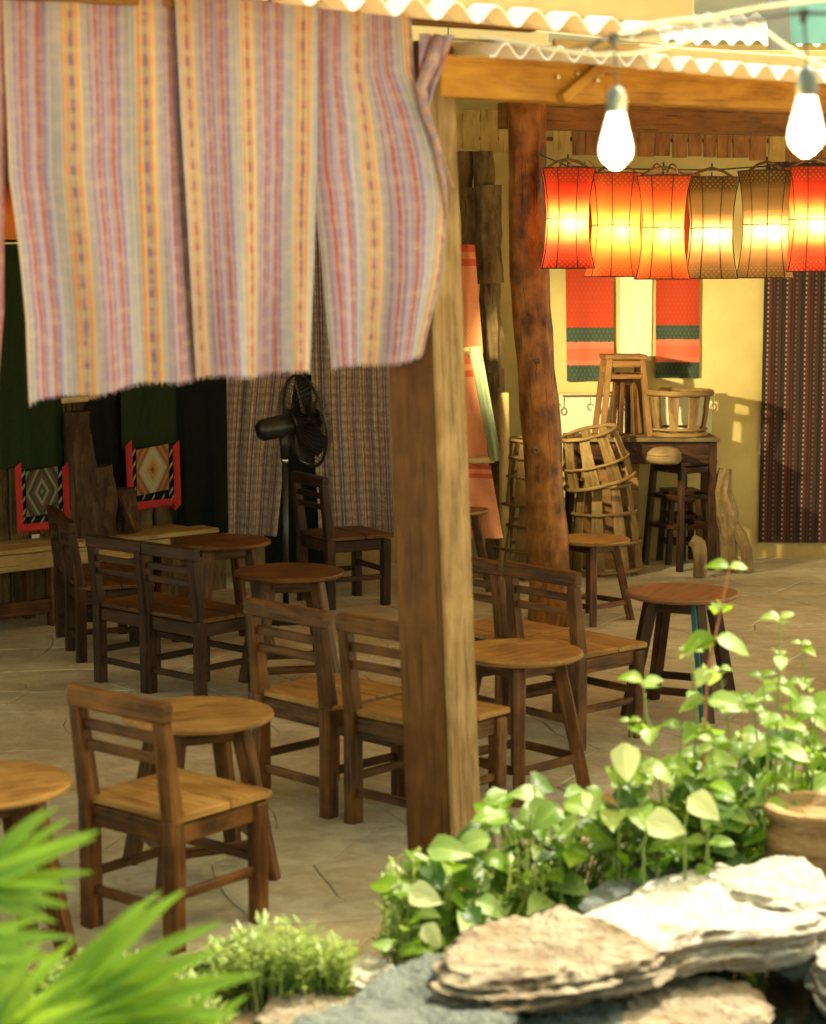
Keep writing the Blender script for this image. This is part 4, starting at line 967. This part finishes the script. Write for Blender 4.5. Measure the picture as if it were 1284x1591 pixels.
# ---- lanterns
LG = 'row of cloth lanterns'
def lantern(px, py0, py1, wpx, d_, mat, rz, label, e=6.0, flat=False):
    e *= .21 if mat != 'lan_brown' else .11; wpx *= 1.07
    c = at(px, (py0 + py1) / 2, d_); h = (py1 - py0) / F * d_; rr = wpx / F * d_ / 2
    t = thing('cloth_lantern', label, 'lantern', (c.x, c.y, c.z - h / 2), R(rz), LG)
    n = 4 if False else 28
    def rad(a, z):   # squarish plan: a frame of wires with cloth between
        q = (abs(math.cos(a)) ** 5 + abs(math.sin(a)) ** 5) ** (-1 / 5); return lerp(1, q, .55)
    prof = []
    for k in range(15):
        v = k / 14; waist = 1 - .21 * math.sin(v * 3.14159) ** .9 + (.02 if v in (0, 1) else 0)
        prof.append((rr * .93 * waist, v * h))
    b = MB(); b.lathe(prof, 36, ell=rad)
    for i, f in enumerate(b.f):
        pass
    # uv: u around, v height
    uv = []
    nn_ = 36
    for i in range(14):
        for k in range(nn_): uv.append([(k / nn_ * 1.0, i / 14), ((k + 1) / nn_, i / 14), ((k + 1) / nn_, (i + 1) / 14), (k / nn_, (i + 1) / 14)])
    b.uv = uv
    b.v = [Vector(q_) * 1 + Vector((.006 * nz(q_.x * 20, q_.z * 9, px), .006 * nz(q_.y * 20, q_.z * 9, px), 0)) for q_ in b.v]
    b.build('shade', M[mat], t, smooth=True)
    for k in range(8):
        a = 6.28318 * k / 8 + .2; pts = [(r_ * rad(a, 0) * math.cos(a) * 1.015, r_ * rad(a, 0) * math.sin(a) * 1.015, z_) for r_, z_ in prof[::2]]
        MB().tube(pts, .0028, 4).build('rib', M['wire_black'], t)
    for zz in (0, 7, 14):
        r_, z_ = prof[zz]; MB().tube([(r_ * rad(6.28318 * k / 24, 0) * math.cos(6.28318 * k / 24) * 1.012, r_ * rad(6.28318 * k / 24, 0) * math.sin(6.28318 * k / 24) * 1.012, z_) for k in range(25)], .003, 4, caps=False).build('hoop', M['wire_black'], t)
    MB().tube([(-rr * .8, 0, h), (-rr * .4, 0, h + .035), (0, 0, h + .05), (rr * .4, 0, h + .035), (rr * .8, 0, h)], .008, 6).build('hanger', M['bark'], t)
    MB().tube([(0, 0, h + .04), (0, 0, h + .075)], .005, 5).build('hook', M['wire_black'], t)
    zc_ = h * .46
    MB().lathe([(.001, zc_ - .05), (.022, zc_ - .04), (.03, zc_ - .01), (.02, zc_ + .02), (.014, zc_ + .03)], 12).build('bulb', M['lanbulb'], t, smooth=True)
    MB().tube([(0, 0, zc_ + .03), (0, 0, h + .03)], .004, 5).build('cord', M['wire_black'], t)
    point('lantern_light', t.location + Vector((.01, -rr * .42, zc_ - .02)), e, (1, .76, .38), .03)
    return t
dl_ = 10.12
lantern(882, 264, 415, 80, dl_, 'lan_red', 8, 'red cloth lantern at the left end, touching the log post', 7)
lantern(957, 272, 428, 86, dl_ + .05, 'lan_orange', 20, 'orange cloth lantern second from the left, between the red and yellow-lit ones', 8)
lantern(1030, 276, 432, 82, dl_ - .04, 'lan_orange', 3, 'brightest yellow-orange lantern, left of the brown lantern', 9)
lantern(1105, 278, 431, 80, dl_, 'lan_brown', 5, 'brown cloth lantern in the middle with dark upper band', 6)
lantern(1190, 268, 430, 78, dl_ + .02, 'lan_brown', 28, 'dark topped brown lantern beside the red one at the right edge', 6)
lantern(1262, 262, 420, 80, dl_ - .03, 'lan_red', 12, 'red cloth lantern cut by the right edge', 8)
b = MB(); pts = [at(835, 238, dl_), at(882, 258, dl_), at(960, 262, dl_), at(1030, 263, dl_), at(1105, 264, dl_), at(1190, 258, dl_), at(1262, 250, dl_), at(1330, 238, dl_)]
b.tube(pts, .004, 6); tag(b.build('lantern_wire', M['wire_black']), 'thin black wire from which the row of cloth lanterns hangs', 'wire')
rs = random.Random(4)
for (a, c, y_, lab) in ((870, 935, 258, 'twisted twig over the first two lanterns'), (1015, 1060, 262, 'twisted twig over the middle lanterns')):
    b = MB(); n = 14; b.tube([at(lerp(a, c, k / (n - 1)), y_ - 8 * math.sin(k * .9) , dl_ - .05) + Vector((0, .03 * math.sin(k * 1.7), 0)) for k in range(n)], .005, 6); tag(b.build('twig', M['bark']), lab, 'twig')

# ---- string bulbs
def sbulb(px, ptop, psock, pb0, pb1, d_, label):
    s = d_ / F; t = at(px, pb1, d_); th = thing('string_bulb', label, 'light bulb', tuple(t), group='bulbs on the outdoor string')
    h = (pb1 - pb0) * s; r = h * .295
    prof = [(.001, 0), (r * .2, h * .012), (r * .45, h * .06), (r * .88, h * .19), (r, h * .30), (r * .97, h * .42), (r * .78, h * .66), (r * .60, h * .86), (r * .50, h)]
    MB().lathe(prof, 28, Matrix.Translation(t)).build('glass', M['bulb'], th, world=True, smooth=True)
    z = t.z + h; hs = (pb0 - psock) * s
    MB().lathe([(r * .52, z - t.z - .003), (r * .60, h + hs * .1), (r * .60, h + hs * .55), (r * .45, h + hs * .85), (r * .16, h + hs), (.001, h + hs)], 20, Matrix.Translation(t)).build('socket', M['socket'], th, world=True, smooth=True)
    point('bulb_light', t + Vector((0, 0, -.03)), 13, (1, .74, .32), .04)
    MB().tube([t + Vector((0, 0, h + hs)), Vector((at(px - 3, ptop, d_).x, t.y, zof(ptop, d_)))], .0026, 6).build('cord', M['wire_black'], th, world=True)
    q = at(px - 3, ptop, d_); MB().tube([q + Vector((0, 0, -.012)), q + Vector((0, 0, .014))], [.006, .010], 8).build('clip', M['wire_black'], th, world=True)
sbulb(957, 62, 138, 176, 262, 3.85, 'lit pear shaped bulb hanging left, in front of the lanterns')
sbulb(1252, 26, 106, 151, 243, 3.65, 'lit pear shaped bulb hanging at the right edge')
def cable(ptsd, r, mat, lab, name='cable'):
    P_ = [at(*q) for q in ptsd]; out = []
    for i in range(len(P_) - 1):
        a = P_[max(i - 1, 0)]; b_ = P_[i]; c_ = P_[i + 1]; d_ = P_[min(i + 2, len(P_) - 1)]
        for k in range(6):
            t = k / 6; out.append(.5 * ((2 * b_) + (c_ - a) * t + (2 * a - 5 * b_ + 4 * c_ - d_) * t * t + (3 * b_ - a - 3 * c_ + d_) * t ** 3))
    out.append(P_[-1]); b = MB(); b.tube(out, r, 7); return tag(b.build(name, M[mat], smooth=True), lab, 'cable')
cable([(915, 74, 3.9), (935, 62, 3.86), (955, 58, 3.85), (1010, 52, 3.8), (1080, 42, 3.76), (1150, 36, 3.7), (1215, 24, 3.66), (1250, 20, 3.65), (1330, 22, 3.6)], .0042, 'wire_black', 'thick black cable carrying the two bulbs', 'string_cable')
cable([(745, 56, 4.6), (800, 66, 4.5), (860, 76, 4.4), (930, 84, 4.3), (1000, 80, 4.2), (1060, 66, 4.2), (1110, 46, 4.2), (1160, 34, 4.2), (1175, 36, 4.2)], .0034, 'wire_white', 'white cable sagging below the left bulb clip')
cable([(1160, 33, 4.2), (1190, 48, 4.2), (1230, 76, 4.15), (1300, 112, 4.1)], .0036, 'wire_white', 'twisted white cable dropping to the right edge')
cable([(935, 62, 4.2), (1010, 38, 4.25), (1100, 26, 4.3), (1140, 18, 4.3), (1200, 8, 4.3), (1300, -4, 4.3)], .005, 'wire_white', 'thick pale pipe-like cable rising to the right')
cable([(1010, 40, 4.3), (1040, 44, 4.3), (1080, 38, 4.3), (1105, 30, 4.3), (1150, 46, 4.3), (1190, 46, 4.3)], .002, 'wire_white', 'thin tangled wire near the roof edge')
cable([(855, 74, 5.9), (800, 66, 5.95), (740, 62, 5.9), (690, 60, 5.9)], .003, 'wire_black', 'thin dark wire along the roof edge by the post')

# ================================================================== GARDEN
def soilz(x, y): return .02 + .16 * max(0, min(1, (5.25 - y) / .35)) + .03 * nz(x * 3, y * 3)
b = MB(); b.sheet(lambda u, v: (lerp(-3, 3.2, u), lerp(2.2, 5.3, v), soilz(lerp(-3, 3.2, u), lerp(2.2, 5.3, v)) - (.20 if v > .985 else 0) ), 60, 40)
tag(b.build('garden_soil', M['earth'], smooth=True), kind='structure')
b = MB(); c = onz(1240, 1560, .2); b.sheet(lambda u, v: (c.x + lerp(-.25, .6, u), c.y + lerp(-1.6, .25, v), .215), 4, 4)
tag(b.build('pond_water', M['water']), kind='structure')

def slab(label, outl, zt, th, mat, seed, rough=.012, top=.03, cat='rock', name='flat_rock', under=.85):
    P_ = [onz(x, y, zt) for x, y in outl]
    n = len(P_); ring = []; sub = 14
    for i in range(n):
        a, b_, c_, d_ = P_[i - 1], P_[i], P_[(i + 1) % n], P_[(i + 2) % n]
        for k in range(sub):
            t = k / sub; ring.append(.5 * ((2 * b_) + (c_ - a) * t + (2 * a - 5 * b_ + 4 * c_ - d_) * t * t + (3 * b_ - a - 3 * c_ + d_) * t ** 3))
    cen = sum(ring, Vector()) / len(ring); m = MB(); N = len(ring)
    rows = [(.02, 0)] + [(.06 * k, 0) for k in range(2, 15)] + [(.88, -.002), (.96, -.008), (1.0, -.02 if th > .05 else -.01)]
    nb_ = 18
    for k in range(1, nb_ + 1):
        v = k / nb_; rows.append((1.0 + .03 * math.sin(v * 9 + seed) - (1 - under) * v ** 2, -.02 - (th - .02) * v))
    rows.append((.4, -th))
    for (s_, dz) in rows:
        for p in ring:
            q = cen + (p - cen) * s_; h1 = nz(q.x * 9 + seed, q.y * 9, dz * 22); h2 = nz(q.x * 30, q.y * 30 + seed, dz * 60); h3 = nz(q.x * 3.5, q.y * 3.5, seed)
            edge = 1 if s_ >= .95 else 0; h1 = .5 * h1 + .5 * round(h1 * 5) / 5
            out = (q - cen).normalized() * (rough * 2.2 * h1 + rough * .9 * h2 + (rough * 1.6 * nz(3.3, seed, round(dz * 110) * .9) if s_ > .6 and dz < -.02 else 0)) * edge if s_ > .1 else Vector()
            z = zt + dz + top * .6 * h3 + top * .40 * h1 + rough * .45 * h2 + .004 * nz(q.x * 90, q.y * 90, seed)
            m.v.append(Vector((q.x, q.y, z)) + Vector((out.x, out.y, 0)))
    for r_ in range(len(rows) - 1):
        for k in range(N):
            m.face((r_ * N + k, r_ * N + (k + 1) % N, (r_ + 1) * N + (k + 1) % N, (r_ + 1) * N + k))
    m.face(list(range(N)))
    o = m.build(name, M[mat], smooth=False); return tag(o, label, cat)
slab('broad flat white rock slab in bright sun at the lower right', [(900, 1420), (985, 1375), (1060, 1352), (1150, 1358), (1225, 1380), (1272, 1412), (1272, 1432), (1210, 1440), (1110, 1448), (1030, 1462), (960, 1450)], .44, .115, 'rock_white', 1)
slab('white rounded rock behind the broad white slab', [(1108, 1352), (1150, 1336), (1220, 1334), (1275, 1356), (1300, 1390), (1250, 1400), (1170, 1385)], .47, .12, 'rock_white', 5, top=.05)
slab('brown stained flat rock in the foreground centre', [(672, 1496), (720, 1452), (800, 1416), (880, 1414), (955, 1438), (1022, 1462), (1018, 1484), (930, 1498), (820, 1512), (730, 1518)], .43, .10, 'rock_brown', 8, .024)
slab('pale slanting rock beneath the brown one', [(960, 1548), (1000, 1520), (1090, 1512), (1165, 1530), (1180, 1570), (1120, 1610), (1000, 1620)], .30, .14, 'rock_brown', 11, .018)
slab('cream rock at the right edge under the white slab', [(1262, 1440), (1290, 1428), (1340, 1450), (1340, 1510), (1285, 1500), (1262, 1475)], .36, .12, 'rock_white', 14, .018)
slab('blue grey slab half covered by leaves behind the white rock', [(905, 1398), (960, 1352), (1030, 1330), (1090, 1328), (1100, 1350), (1010, 1375), (940, 1410)], .42, .14, 'rock_grey', 17, .012)
slab('long blue grey boulder at the bottom centre', [(430, 1610), (520, 1545), (610, 1500), (690, 1482), (790, 1500), (800, 1560), (760, 1640), (560, 1680)], .36, .26, 'rock_grey', 21, .014, top=.05, name='boulder')
slab('dark grey stone in the shade below the brown rock', [(690, 1570), (800, 1545), (930, 1540), (985, 1580), (960, 1660), (760, 1680)], .30, .2, 'rock_grey', 23, .015, name='boulder')
slab('tan stone half hidden in the feathery plants', [(520, 1500), (560, 1480), (600, 1492), (618, 1512), (575, 1530), (535, 1526)], .24, .12, 'rock_white', 26, .012, name='boulder')
slab('brown stone under the feathery plants', [(400, 1560), (450, 1530), (520, 1535), (560, 1560), (520, 1600), (430, 1600)], .22, .14, 'rock_brown', 29, .012, name='boulder')
# clay pot
c = at(1264, 1300, 5.0); c.z = zof(1345, 5.0)
b = MB(); prof = [(.001, -.25), (.11, -.25), (.13, -.02), (.15, .03), (.143, .06), (.150, .075), (.138, .10), (.132, .13), (.140, .15), (.150, .165), (.158, .178), (.155, .190), (.14, .196), (.12, .192), (.11, .16), (.001, .15)]
tag(MB().lathe([(r_ * .88, z_ * .88) for r_, z_ in prof], 40, Matrix.Translation(c), ell=lambda a, z: 1 + .03 * nz(math.cos(a) * 2, math.sin(a) * 2, z * 30)).build('ridged_pot', M['pot'], smooth=True), 'tan ridged clay pot with sunlit rim at the right edge', 'pot')

# ---- leaves
def leafmesh(name, L, W, mat, fold=.25, curl=.5, heart=0, nseg=7, tip=1.0):
    b = MB(); 
    def prof(v):
        if heart: return W * (math.sin(math.pi * min(1, (v * .86 + .14)) ** .72)) ** .9 * (1 - .12 * v)
        return W * math.sin(math.pi * v ** .8) ** .85 if 0 < v < 1 else 0
    def P(u, v):
        x = (u - .5) * 2; w_ = prof(v) / 2 if 0 < v < 1 else (.03 * W if v == 0 and heart else 0)
        yy = L * v - curl * L * .18 * v * v; back = -.10 * L * abs(x) ** 1.5 * (1 - v) ** 4 if heart else 0
        z = fold * abs(x) * w_ - curl * L * .45 * v * v + .03 * L * math.sin(v * 13 + x * 2) * abs(x) * .6
        return Vector((x * w_, yy + back, z))
    b.sheet(P, 4, nseg)
    o = b.build(name, mat, parent=None, smooth=True, link=False)
    return o.data, o.location.copy()
def leafdata(*a, **k):
    me, loc = leafmesh(*a, **k)
    me.transform(Matrix.Translation(loc)); return me
LF = [leafdata('leaf', .10, .075, M['leaf'], heart=1, curl=.5), leafdata('leaf', .10, .07, M['leaf'], heart=1, curl=.9, fold=.4), leafdata('leaf', .11, .075, M['leaf2'], heart=1, curl=.6), leafdata('leaf', .10, .08, M['leaf3'], heart=1, curl=.7)]
LFC = leafdata('leaf', .115, .09, M['cream_leaf'], heart=1, curl=.4)
SM = [leafdata('leaf', .055, .032, M['leaf2'], curl=.5), leafdata('leaf', .055, .034, M['leaf'], curl=.8, fold=.4), leafdata('leaf', .05, .030, M['leaf2'], curl=1.0)]
DRY = leafdata('leaf', .07, .03, M['dryleaf'], curl=1.2, fold=.5)
def addleaf(par, me, pos, direction, normal, s=1.0, name='leaf'):
    d = Vector(direction).normalized(); n = Vector(normal); x = d.cross(n)
    if x.length < 1e-4: x = d.cross(Vector((.3, .5, .8)))
    x.normalize(); n = x.cross(d)
    Mx = Matrix((x, d, n)).transposed().to_4x4()
    o = bpy.data.objects.new(name, me); C.objects.link(o); o.parent = par
    o.matrix_local = Matrix.Translation(Vector(pos) - par.location) @ Mx @ Matrix.Scale(s, 4); return o
rg = random.Random(21)
def bush(label, base_px, blob, n, dr, meshes, weights, s0, s1, stems=1, cat='plant', name='leafy_plant', group=None, petmat='stem', up=.35):
    base = onz(base_px[0], base_px[1], .15); t = thing(name, label, cat, (base.x, base.y, soilz(base.x, base.y)))
    st = MB(); k = 0
    while k < n:
        x = rg.uniform(blob[0], blob[2]); yy = rg.uniform(blob[1], blob[3])
        cx, cy = (blob[0] + blob[2]) / 2, (blob[1] + blob[3]) / 2
        if ((x - cx) / (blob[2] - blob[0]) * 2) ** 2 + ((yy - cy) / (blob[3] - blob[1]) * 2) ** 2 > 1: continue
        k += 1; d_ = rg.uniform(*dr); p = at(x, yy, d_)
        az = rg.uniform(-math.pi, math.pi); dv = Vector((math.cos(az), math.sin(az) - .35, rg.uniform(-.5, up)))
        me = rg.choices(meshes, weights)[0]
        addleaf(t, me, p, dv, Vector((rg.uniform(-.4, .4), -.55 + rg.uniform(-.4, .4), 1)), rg.uniform(s0, s1))
        b0 = Vector((base.x + (p.x - base.x) * .45, base.y + (p.y - base.y) * .4, soilz(p.x, p.y) - .01)); mid = b0.lerp(p, .6) + Vector((rg.uniform(-.02, .02), 0, .02))
        st.tube([b0, mid, p], [.0035, .0028, .002], 4, caps=False)
    o = st.build('stalks', M[petmat], t, world=True); o['kind'] = 'stuff'
    return t
W4 = [5, 3, 4, 3]
LF.append(DRY); W4.append(.35)
bush('low leafy plant with glossy round leaves at the foot of the square post', (700, 1470), (608, 1310, 840, 1465), 62, (4.75, 5.05), LF, [5, 4, 3, 2, .3], .75, 1.1, group=None)
bush('leafy plant with big pale green leaves behind the brown rock', (850, 1420), (740, 1195, 1010, 1410), 95, (4.8, 5.15), LF, W4, .7, 1.1)
bush('leafy plant with large cream leaves above the blue grey slab', (1010, 1380), (900, 1185, 1120, 1340), 60, (4.8, 5.15), LF, W4, .65, 1.05)
bush('dark green round leaved plant beside the clay pot', (1110, 1350), (1030, 1190, 1190, 1350), 80, (4.95, 5.3), [LF[3], LF[0], LF[2]], [5, 3, 1], .7, 1.1)
bush('small leaved bushy plant at the right edge behind the pot', (1220, 1300), (1060, 1130, 1360, 1320), 150, (5.25, 5.7), SM + [LF[0], LF[3]], [4, 5, 3, 4, 3], .9, 1.35)
bush('sparse young shoots with yellow leaves left of the brown rock', (640, 1510), (600, 1415, 690, 1510), 16, (4.6, 4.8), [LF[0], LF[2]], [2, 2], .45, .8)
# accent cream leaves
for (x, y, d_, s, dv) in ((970, 1160, 4.75, 1.0, (.1, -.3, -1)), (1010, 1275, 4.7, 1.05, (.9, -.3, -.2)), (1075, 1240, 4.72, .95, (.8, -.4, -.5)), (640, 1385, 4.65, .9, (.8, -.3, -.2)), (660, 1440, 4.6, .7, (.7, -.2, -.8))):
    p = at(x, y, d_); t = thing('large_leaf', 'single %s leaf catching the light at %s' % (('broad cream', 'the top of the leafy plant') if y < 1200 else ('rounded cream', 'the edge above the white slab') if x == 1010 else ('drooping pale', 'the clay pot side of the plants') if x == 1075 else ('glossy pale', 'the foot of the square post') if y < 1400 else ('small hanging yellow-green', 'the left of the brown rock')), 'leaf', tuple(p))
    addleaf(t, LFC, p, dv, (0, -.9, .5), s * .85, 'blade')
    st = MB(); st.tube([p, p + Vector((-.01, .04, -.08)), p + Vector((0, .08, -.3))], [.003, .003, .004], 5); st.build('stalk', M['stem'], t, world=True)
# tall stems with opposite leaf pairs
def stemplant(label, pts, d_, pairs, s0, s1, mat='stem', meshes=SM):
    P_ = [at(x, y, d_) for x, y in pts]; t = thing('tall_shoot', label, 'plant', (P_[0].x, P_[0].y, soilz(P_[0].x, P_[0].y)))
    P_ = [Vector((P_[0].x, P_[0].y, soilz(P_[0].x, P_[0].y) - .02))] + P_
    st = MB(); n = len(P_); st.tube(P_, [lerp(.006, .002, i / (n - 1)) for i in range(n)], 6); st.build('stem', M[mat], t, world=True)
    # arc positions
    top = P_[-1]; L = sum((P_[i + 1] - P_[i]).length for i in range(n - 1))
    for k in range(pairs):
        f = 1 - (k / pairs) ** .9 * .80; dist = L * f; acc = 0
        for i in range(n - 1):
            l = (P_[i + 1] - P_[i]).length
            if acc + l >= dist: pos = P_[i].lerp(P_[i + 1], (dist - acc) / l); break
            acc += l
        else: pos = top
        a0 = k * 1.45 + rg.uniform(-.2, .2)
        for sgn in (0, math.pi):
            a = a0 + sgn; s = lerp(s0, s1, min(1, (k + .6) / 3)) * rg.uniform(.75, 1.2)
            dv = Vector((math.cos(a), math.sin(a) * .8, rg.uniform(.15, .5) if k < 1 else rg.uniform(-.35, .25)))
            addleaf(t, rg.choice(meshes), pos, dv, Vector((rg.uniform(-.2, .2), -.6, 1)), s)
        if rg.random() < .8:
            a = rg.uniform(0, 6.28); addleaf(t, rg.choice(meshes), pos + Vector((0, 0, -.015)), Vector((math.cos(a), math.sin(a), .1)), (0, -.4, 1), s1 * .8)
stemplant('tallest leafy shoot rising in front of the teal-legged table', [(1092, 1250), (1096, 1120), (1100, 1040), (1118, 960), (1134, 882)], 5.0, 11, 1.0, 1.9, 'redstem', [SM[0], SM[1], SM[1], SM[2]])
stemplant('medium leafy shoot at the right rising over the bushy plant', [(1205, 1240), (1208, 1120), (1212, 1030), (1213, 960)], 5.1, 10, .9, 1.7)
stemplant('leafy shoot with round pale leaves left of the tallest shoot', [(1030, 1250), (1018, 1160), (1005, 1110), (1000, 1060)], 4.9, 6, 1.3, 1.9, 'stem', [SM[0], SM[1], SM[0]])
stemplant('short leafy shoot behind the cream leaves', [(1048, 1270), (1055, 1200), (1060, 1130)], 5.1, 5, 1.1, 1.7)
stemplant('short leafy shoot beside the tallest one on its right', [(1140, 1260), (1150, 1180), (1155, 1090)], 5.15, 7, 1.1, 1.7, 'redstem')
stemplant('low leafy shoot at the far right edge', [(1262, 1230), (1265, 1160), (1268, 1100)], 5.2, 6, 1.1, 1.7, 'stem', [SM[1], LF[0]])
stemplant('spreading shoot between the two right shoots', [(1180, 1240), (1178, 1160), (1170, 1085)], 5.2, 6, 1.0, 1.6)

for i_, (x_, y0_, y1_, d_, lab_) in enumerate(((985, 1270, 1120, 4.95, 'short pale shoot left of the round pale-leaved shoot'), (1075, 1240, 1010, 5.15, 'slender shoot just left of the tallest shoot'), (1128, 1230, 1040, 5.2, 'slender shoot close behind the tallest shoot'), (1190, 1230, 1050, 5.0, 'pale shoot left of the medium shoot at right'), (1232, 1230, 1060, 5.15, 'shoot right of the medium shoot with pale leaf tips'), (1255, 1250, 1000, 5.35, 'thin shoot near the right edge standing above the bush'), (1100, 1300, 1150, 4.85, 'low bright shoot in front of the tallest shoot'))):
    stemplant(lab_, [(x_, y0_), (x_ + rg.uniform(-8, 8), (y0_ + y1_) / 2), (x_ + rg.uniform(-14, 14), y1_)], d_, 8, .7, 1.35, 'stem', [SM[0], SM[1], SM[2], SM[1]])
# feathery ground plants (nobody could count the fronds)
def feathery(label, px0, px1, py0, py1, d0, d1, n, seed):
    rg2 = random.Random(seed); b = MB()
    for k in range(n):
        x = rg2.uniform(px0, px1); cx = (px0 + px1) / 2; yt = lerp(py0, py1, rg2.random() ** .8) + abs(x - cx) / (px1 - px0) * 60
        d_ = rg2.uniform(d0, d1); top = at(x, yt, d_); root = Vector((top.x + rg2.uniform(-.04, .04), top.y + rg2.uniform(-.02, .05), soilz(top.x, top.y)))
        if top.z < root.z + .02: top.z = root.z + .04
        hx = (top - root); az = rg2.uniform(0, 6.28)
        for j in range(9):
            f = .35 + .65 * j / 8; p = root.lerp(top, f) ; a = az + j * 2.4; ln = .030 + .022 * rg2.random()
            dx = Vector((math.cos(a), math.sin(a), rg2.uniform(0, .9))).normalized() * ln; sx = dx.cross(Vector((0, .3, 1))).normalized() * .009
            i0 = len(b.v); b.v += [p, p + dx * .5 + sx, p + dx, p + dx * .5 - sx]; b.face((i0, i0 + 1, i0 + 2, i0 + 3), [(.5, 0), (1, .5), (.5, 1), (0, .5)])
        b.m = 0; i0 = len(b.v); sx = Vector((.0015, 0, 0)); b.v += [root - sx, root + sx, top + sx, top - sx]; b.face((i0, i0 + 1, i0 + 2, i0 + 3), [(.5, 0), (.5, 0), (.5, 1), (.5, 1)])
    o = b.build('feathery_groundcover', M['moss']); return tag(o, label, 'ground cover', kind='stuff')
feathery('soft feathery green ground cover in front of the nearest chair', 330, 545, 1425, 1530, 4.55, 4.95, 380, 3)
feathery('feathery ground cover at the bottom left behind the palm', -40, 350, 1490, 1600, 4.3, 4.8, 300, 6)
feathery('low creeping ground cover under the leafy plants', 600, 1050, 1300, 1440, 4.8, 5.3, 500, 9)

# ---- fan palm bottom left
def palm_leaflet(L, W, seed):
    b = MB()
    def P(u, v):
        x = (u - .5) * 2; w_ = W * (math.sin(math.pi * (v * .93 + .05) ** .75)) ** .8 / 2
        return Vector((x * w_, L * v, -.20 * L * v * v + .45 * abs(x) * w_ + .01 * math.sin(v * 6 + seed)))
    b.sheet(P, 4, 9); o = b.build('leaflet', M['palmleaf'], smooth=True, link=False); o.data.transform(Matrix.Translation(o.location)); return o.data
PL = [palm_leaflet(.42, .060, 1), palm_leaflet(.42, .070, 2), palm_leaflet(.42, .052, 3)]
pb = Vector((-.92, 3.25, .12))
palm = thing('fan_palm', 'bright green fan palm with spreading leaves at the lower left corner', 'palm', tuple(pb))
for (hx, hy, hd, dirx, dirz, spread, n, s) in ((-60, 1385, 3.15, .75, .38, 1.25, 9, .60), (50, 1600, 3.15, .80, .34, 1.6, 13, .92), (-90, 1470, 3.0, .9, .10, .6, 4, .55), (-40, 1640, 2.95, .5, .6, 2.2, 12, .60), (200, 1690, 3.1, .75, .35, 2.0, 10, .62)):
    h_ = at(hx, hy, hd)
    stk = MB(); stk.tube([pb, pb.lerp(h_, .6) + Vector((0, 0, .06)), h_], [.009, .007, .005], 7); so_ = stk.build('leaf_stalk', M['stem'], palm, world=True)
    main = Vector((dirx, rg.uniform(-.25, -.05), dirz)).normalized(); nrm = Vector((-.15, -.75, .65)).normalized(); nrm = (nrm - main * nrm.dot(main)).normalized()
    for k in range(n):
        a = lerp(-spread / 2, spread / 2, k / (n - 1)); dv = (Matrix.Rotation(a, 3, nrm) @ main).normalized()
        dv = dv + nrm * rg.uniform(-.10, .10)
        sc_ = s * (1 - .25 * abs(a) / (spread / 2)) * rg.uniform(.92, 1.05)
        x = dv.cross(nrm).normalized(); dv.normalize(); n3 = x.cross(dv)
        o = bpy.data.objects.new('leaflet', PL[k % 3]); C.objects.link(o); o.parent = so_
        o.matrix_local = Matrix.Translation(h_ - pb) @ Matrix((x, dv, n3)).transposed().to_4x4() @ Matrix.Scale(sc_, 4)
# fallen dry leaves on the floor
for i, (x, y, lab) in enumerate(((915, 958, 'small dry leaf lying on the floor behind the right table'), (1010, 1325, 'curled dry leaf among the cream leaves'), (640, 1200, 'dry leaf on the floor near the post foot'))):
    p = onz(x, y, .02) if i != 1 else at(x, y, 4.9)
    t = thing('dry_leaf', lab, 'leaf', tuple(p)); addleaf(t, DRY, p, (1, .3, .05), (0, 0, 1), .7, 'blade')
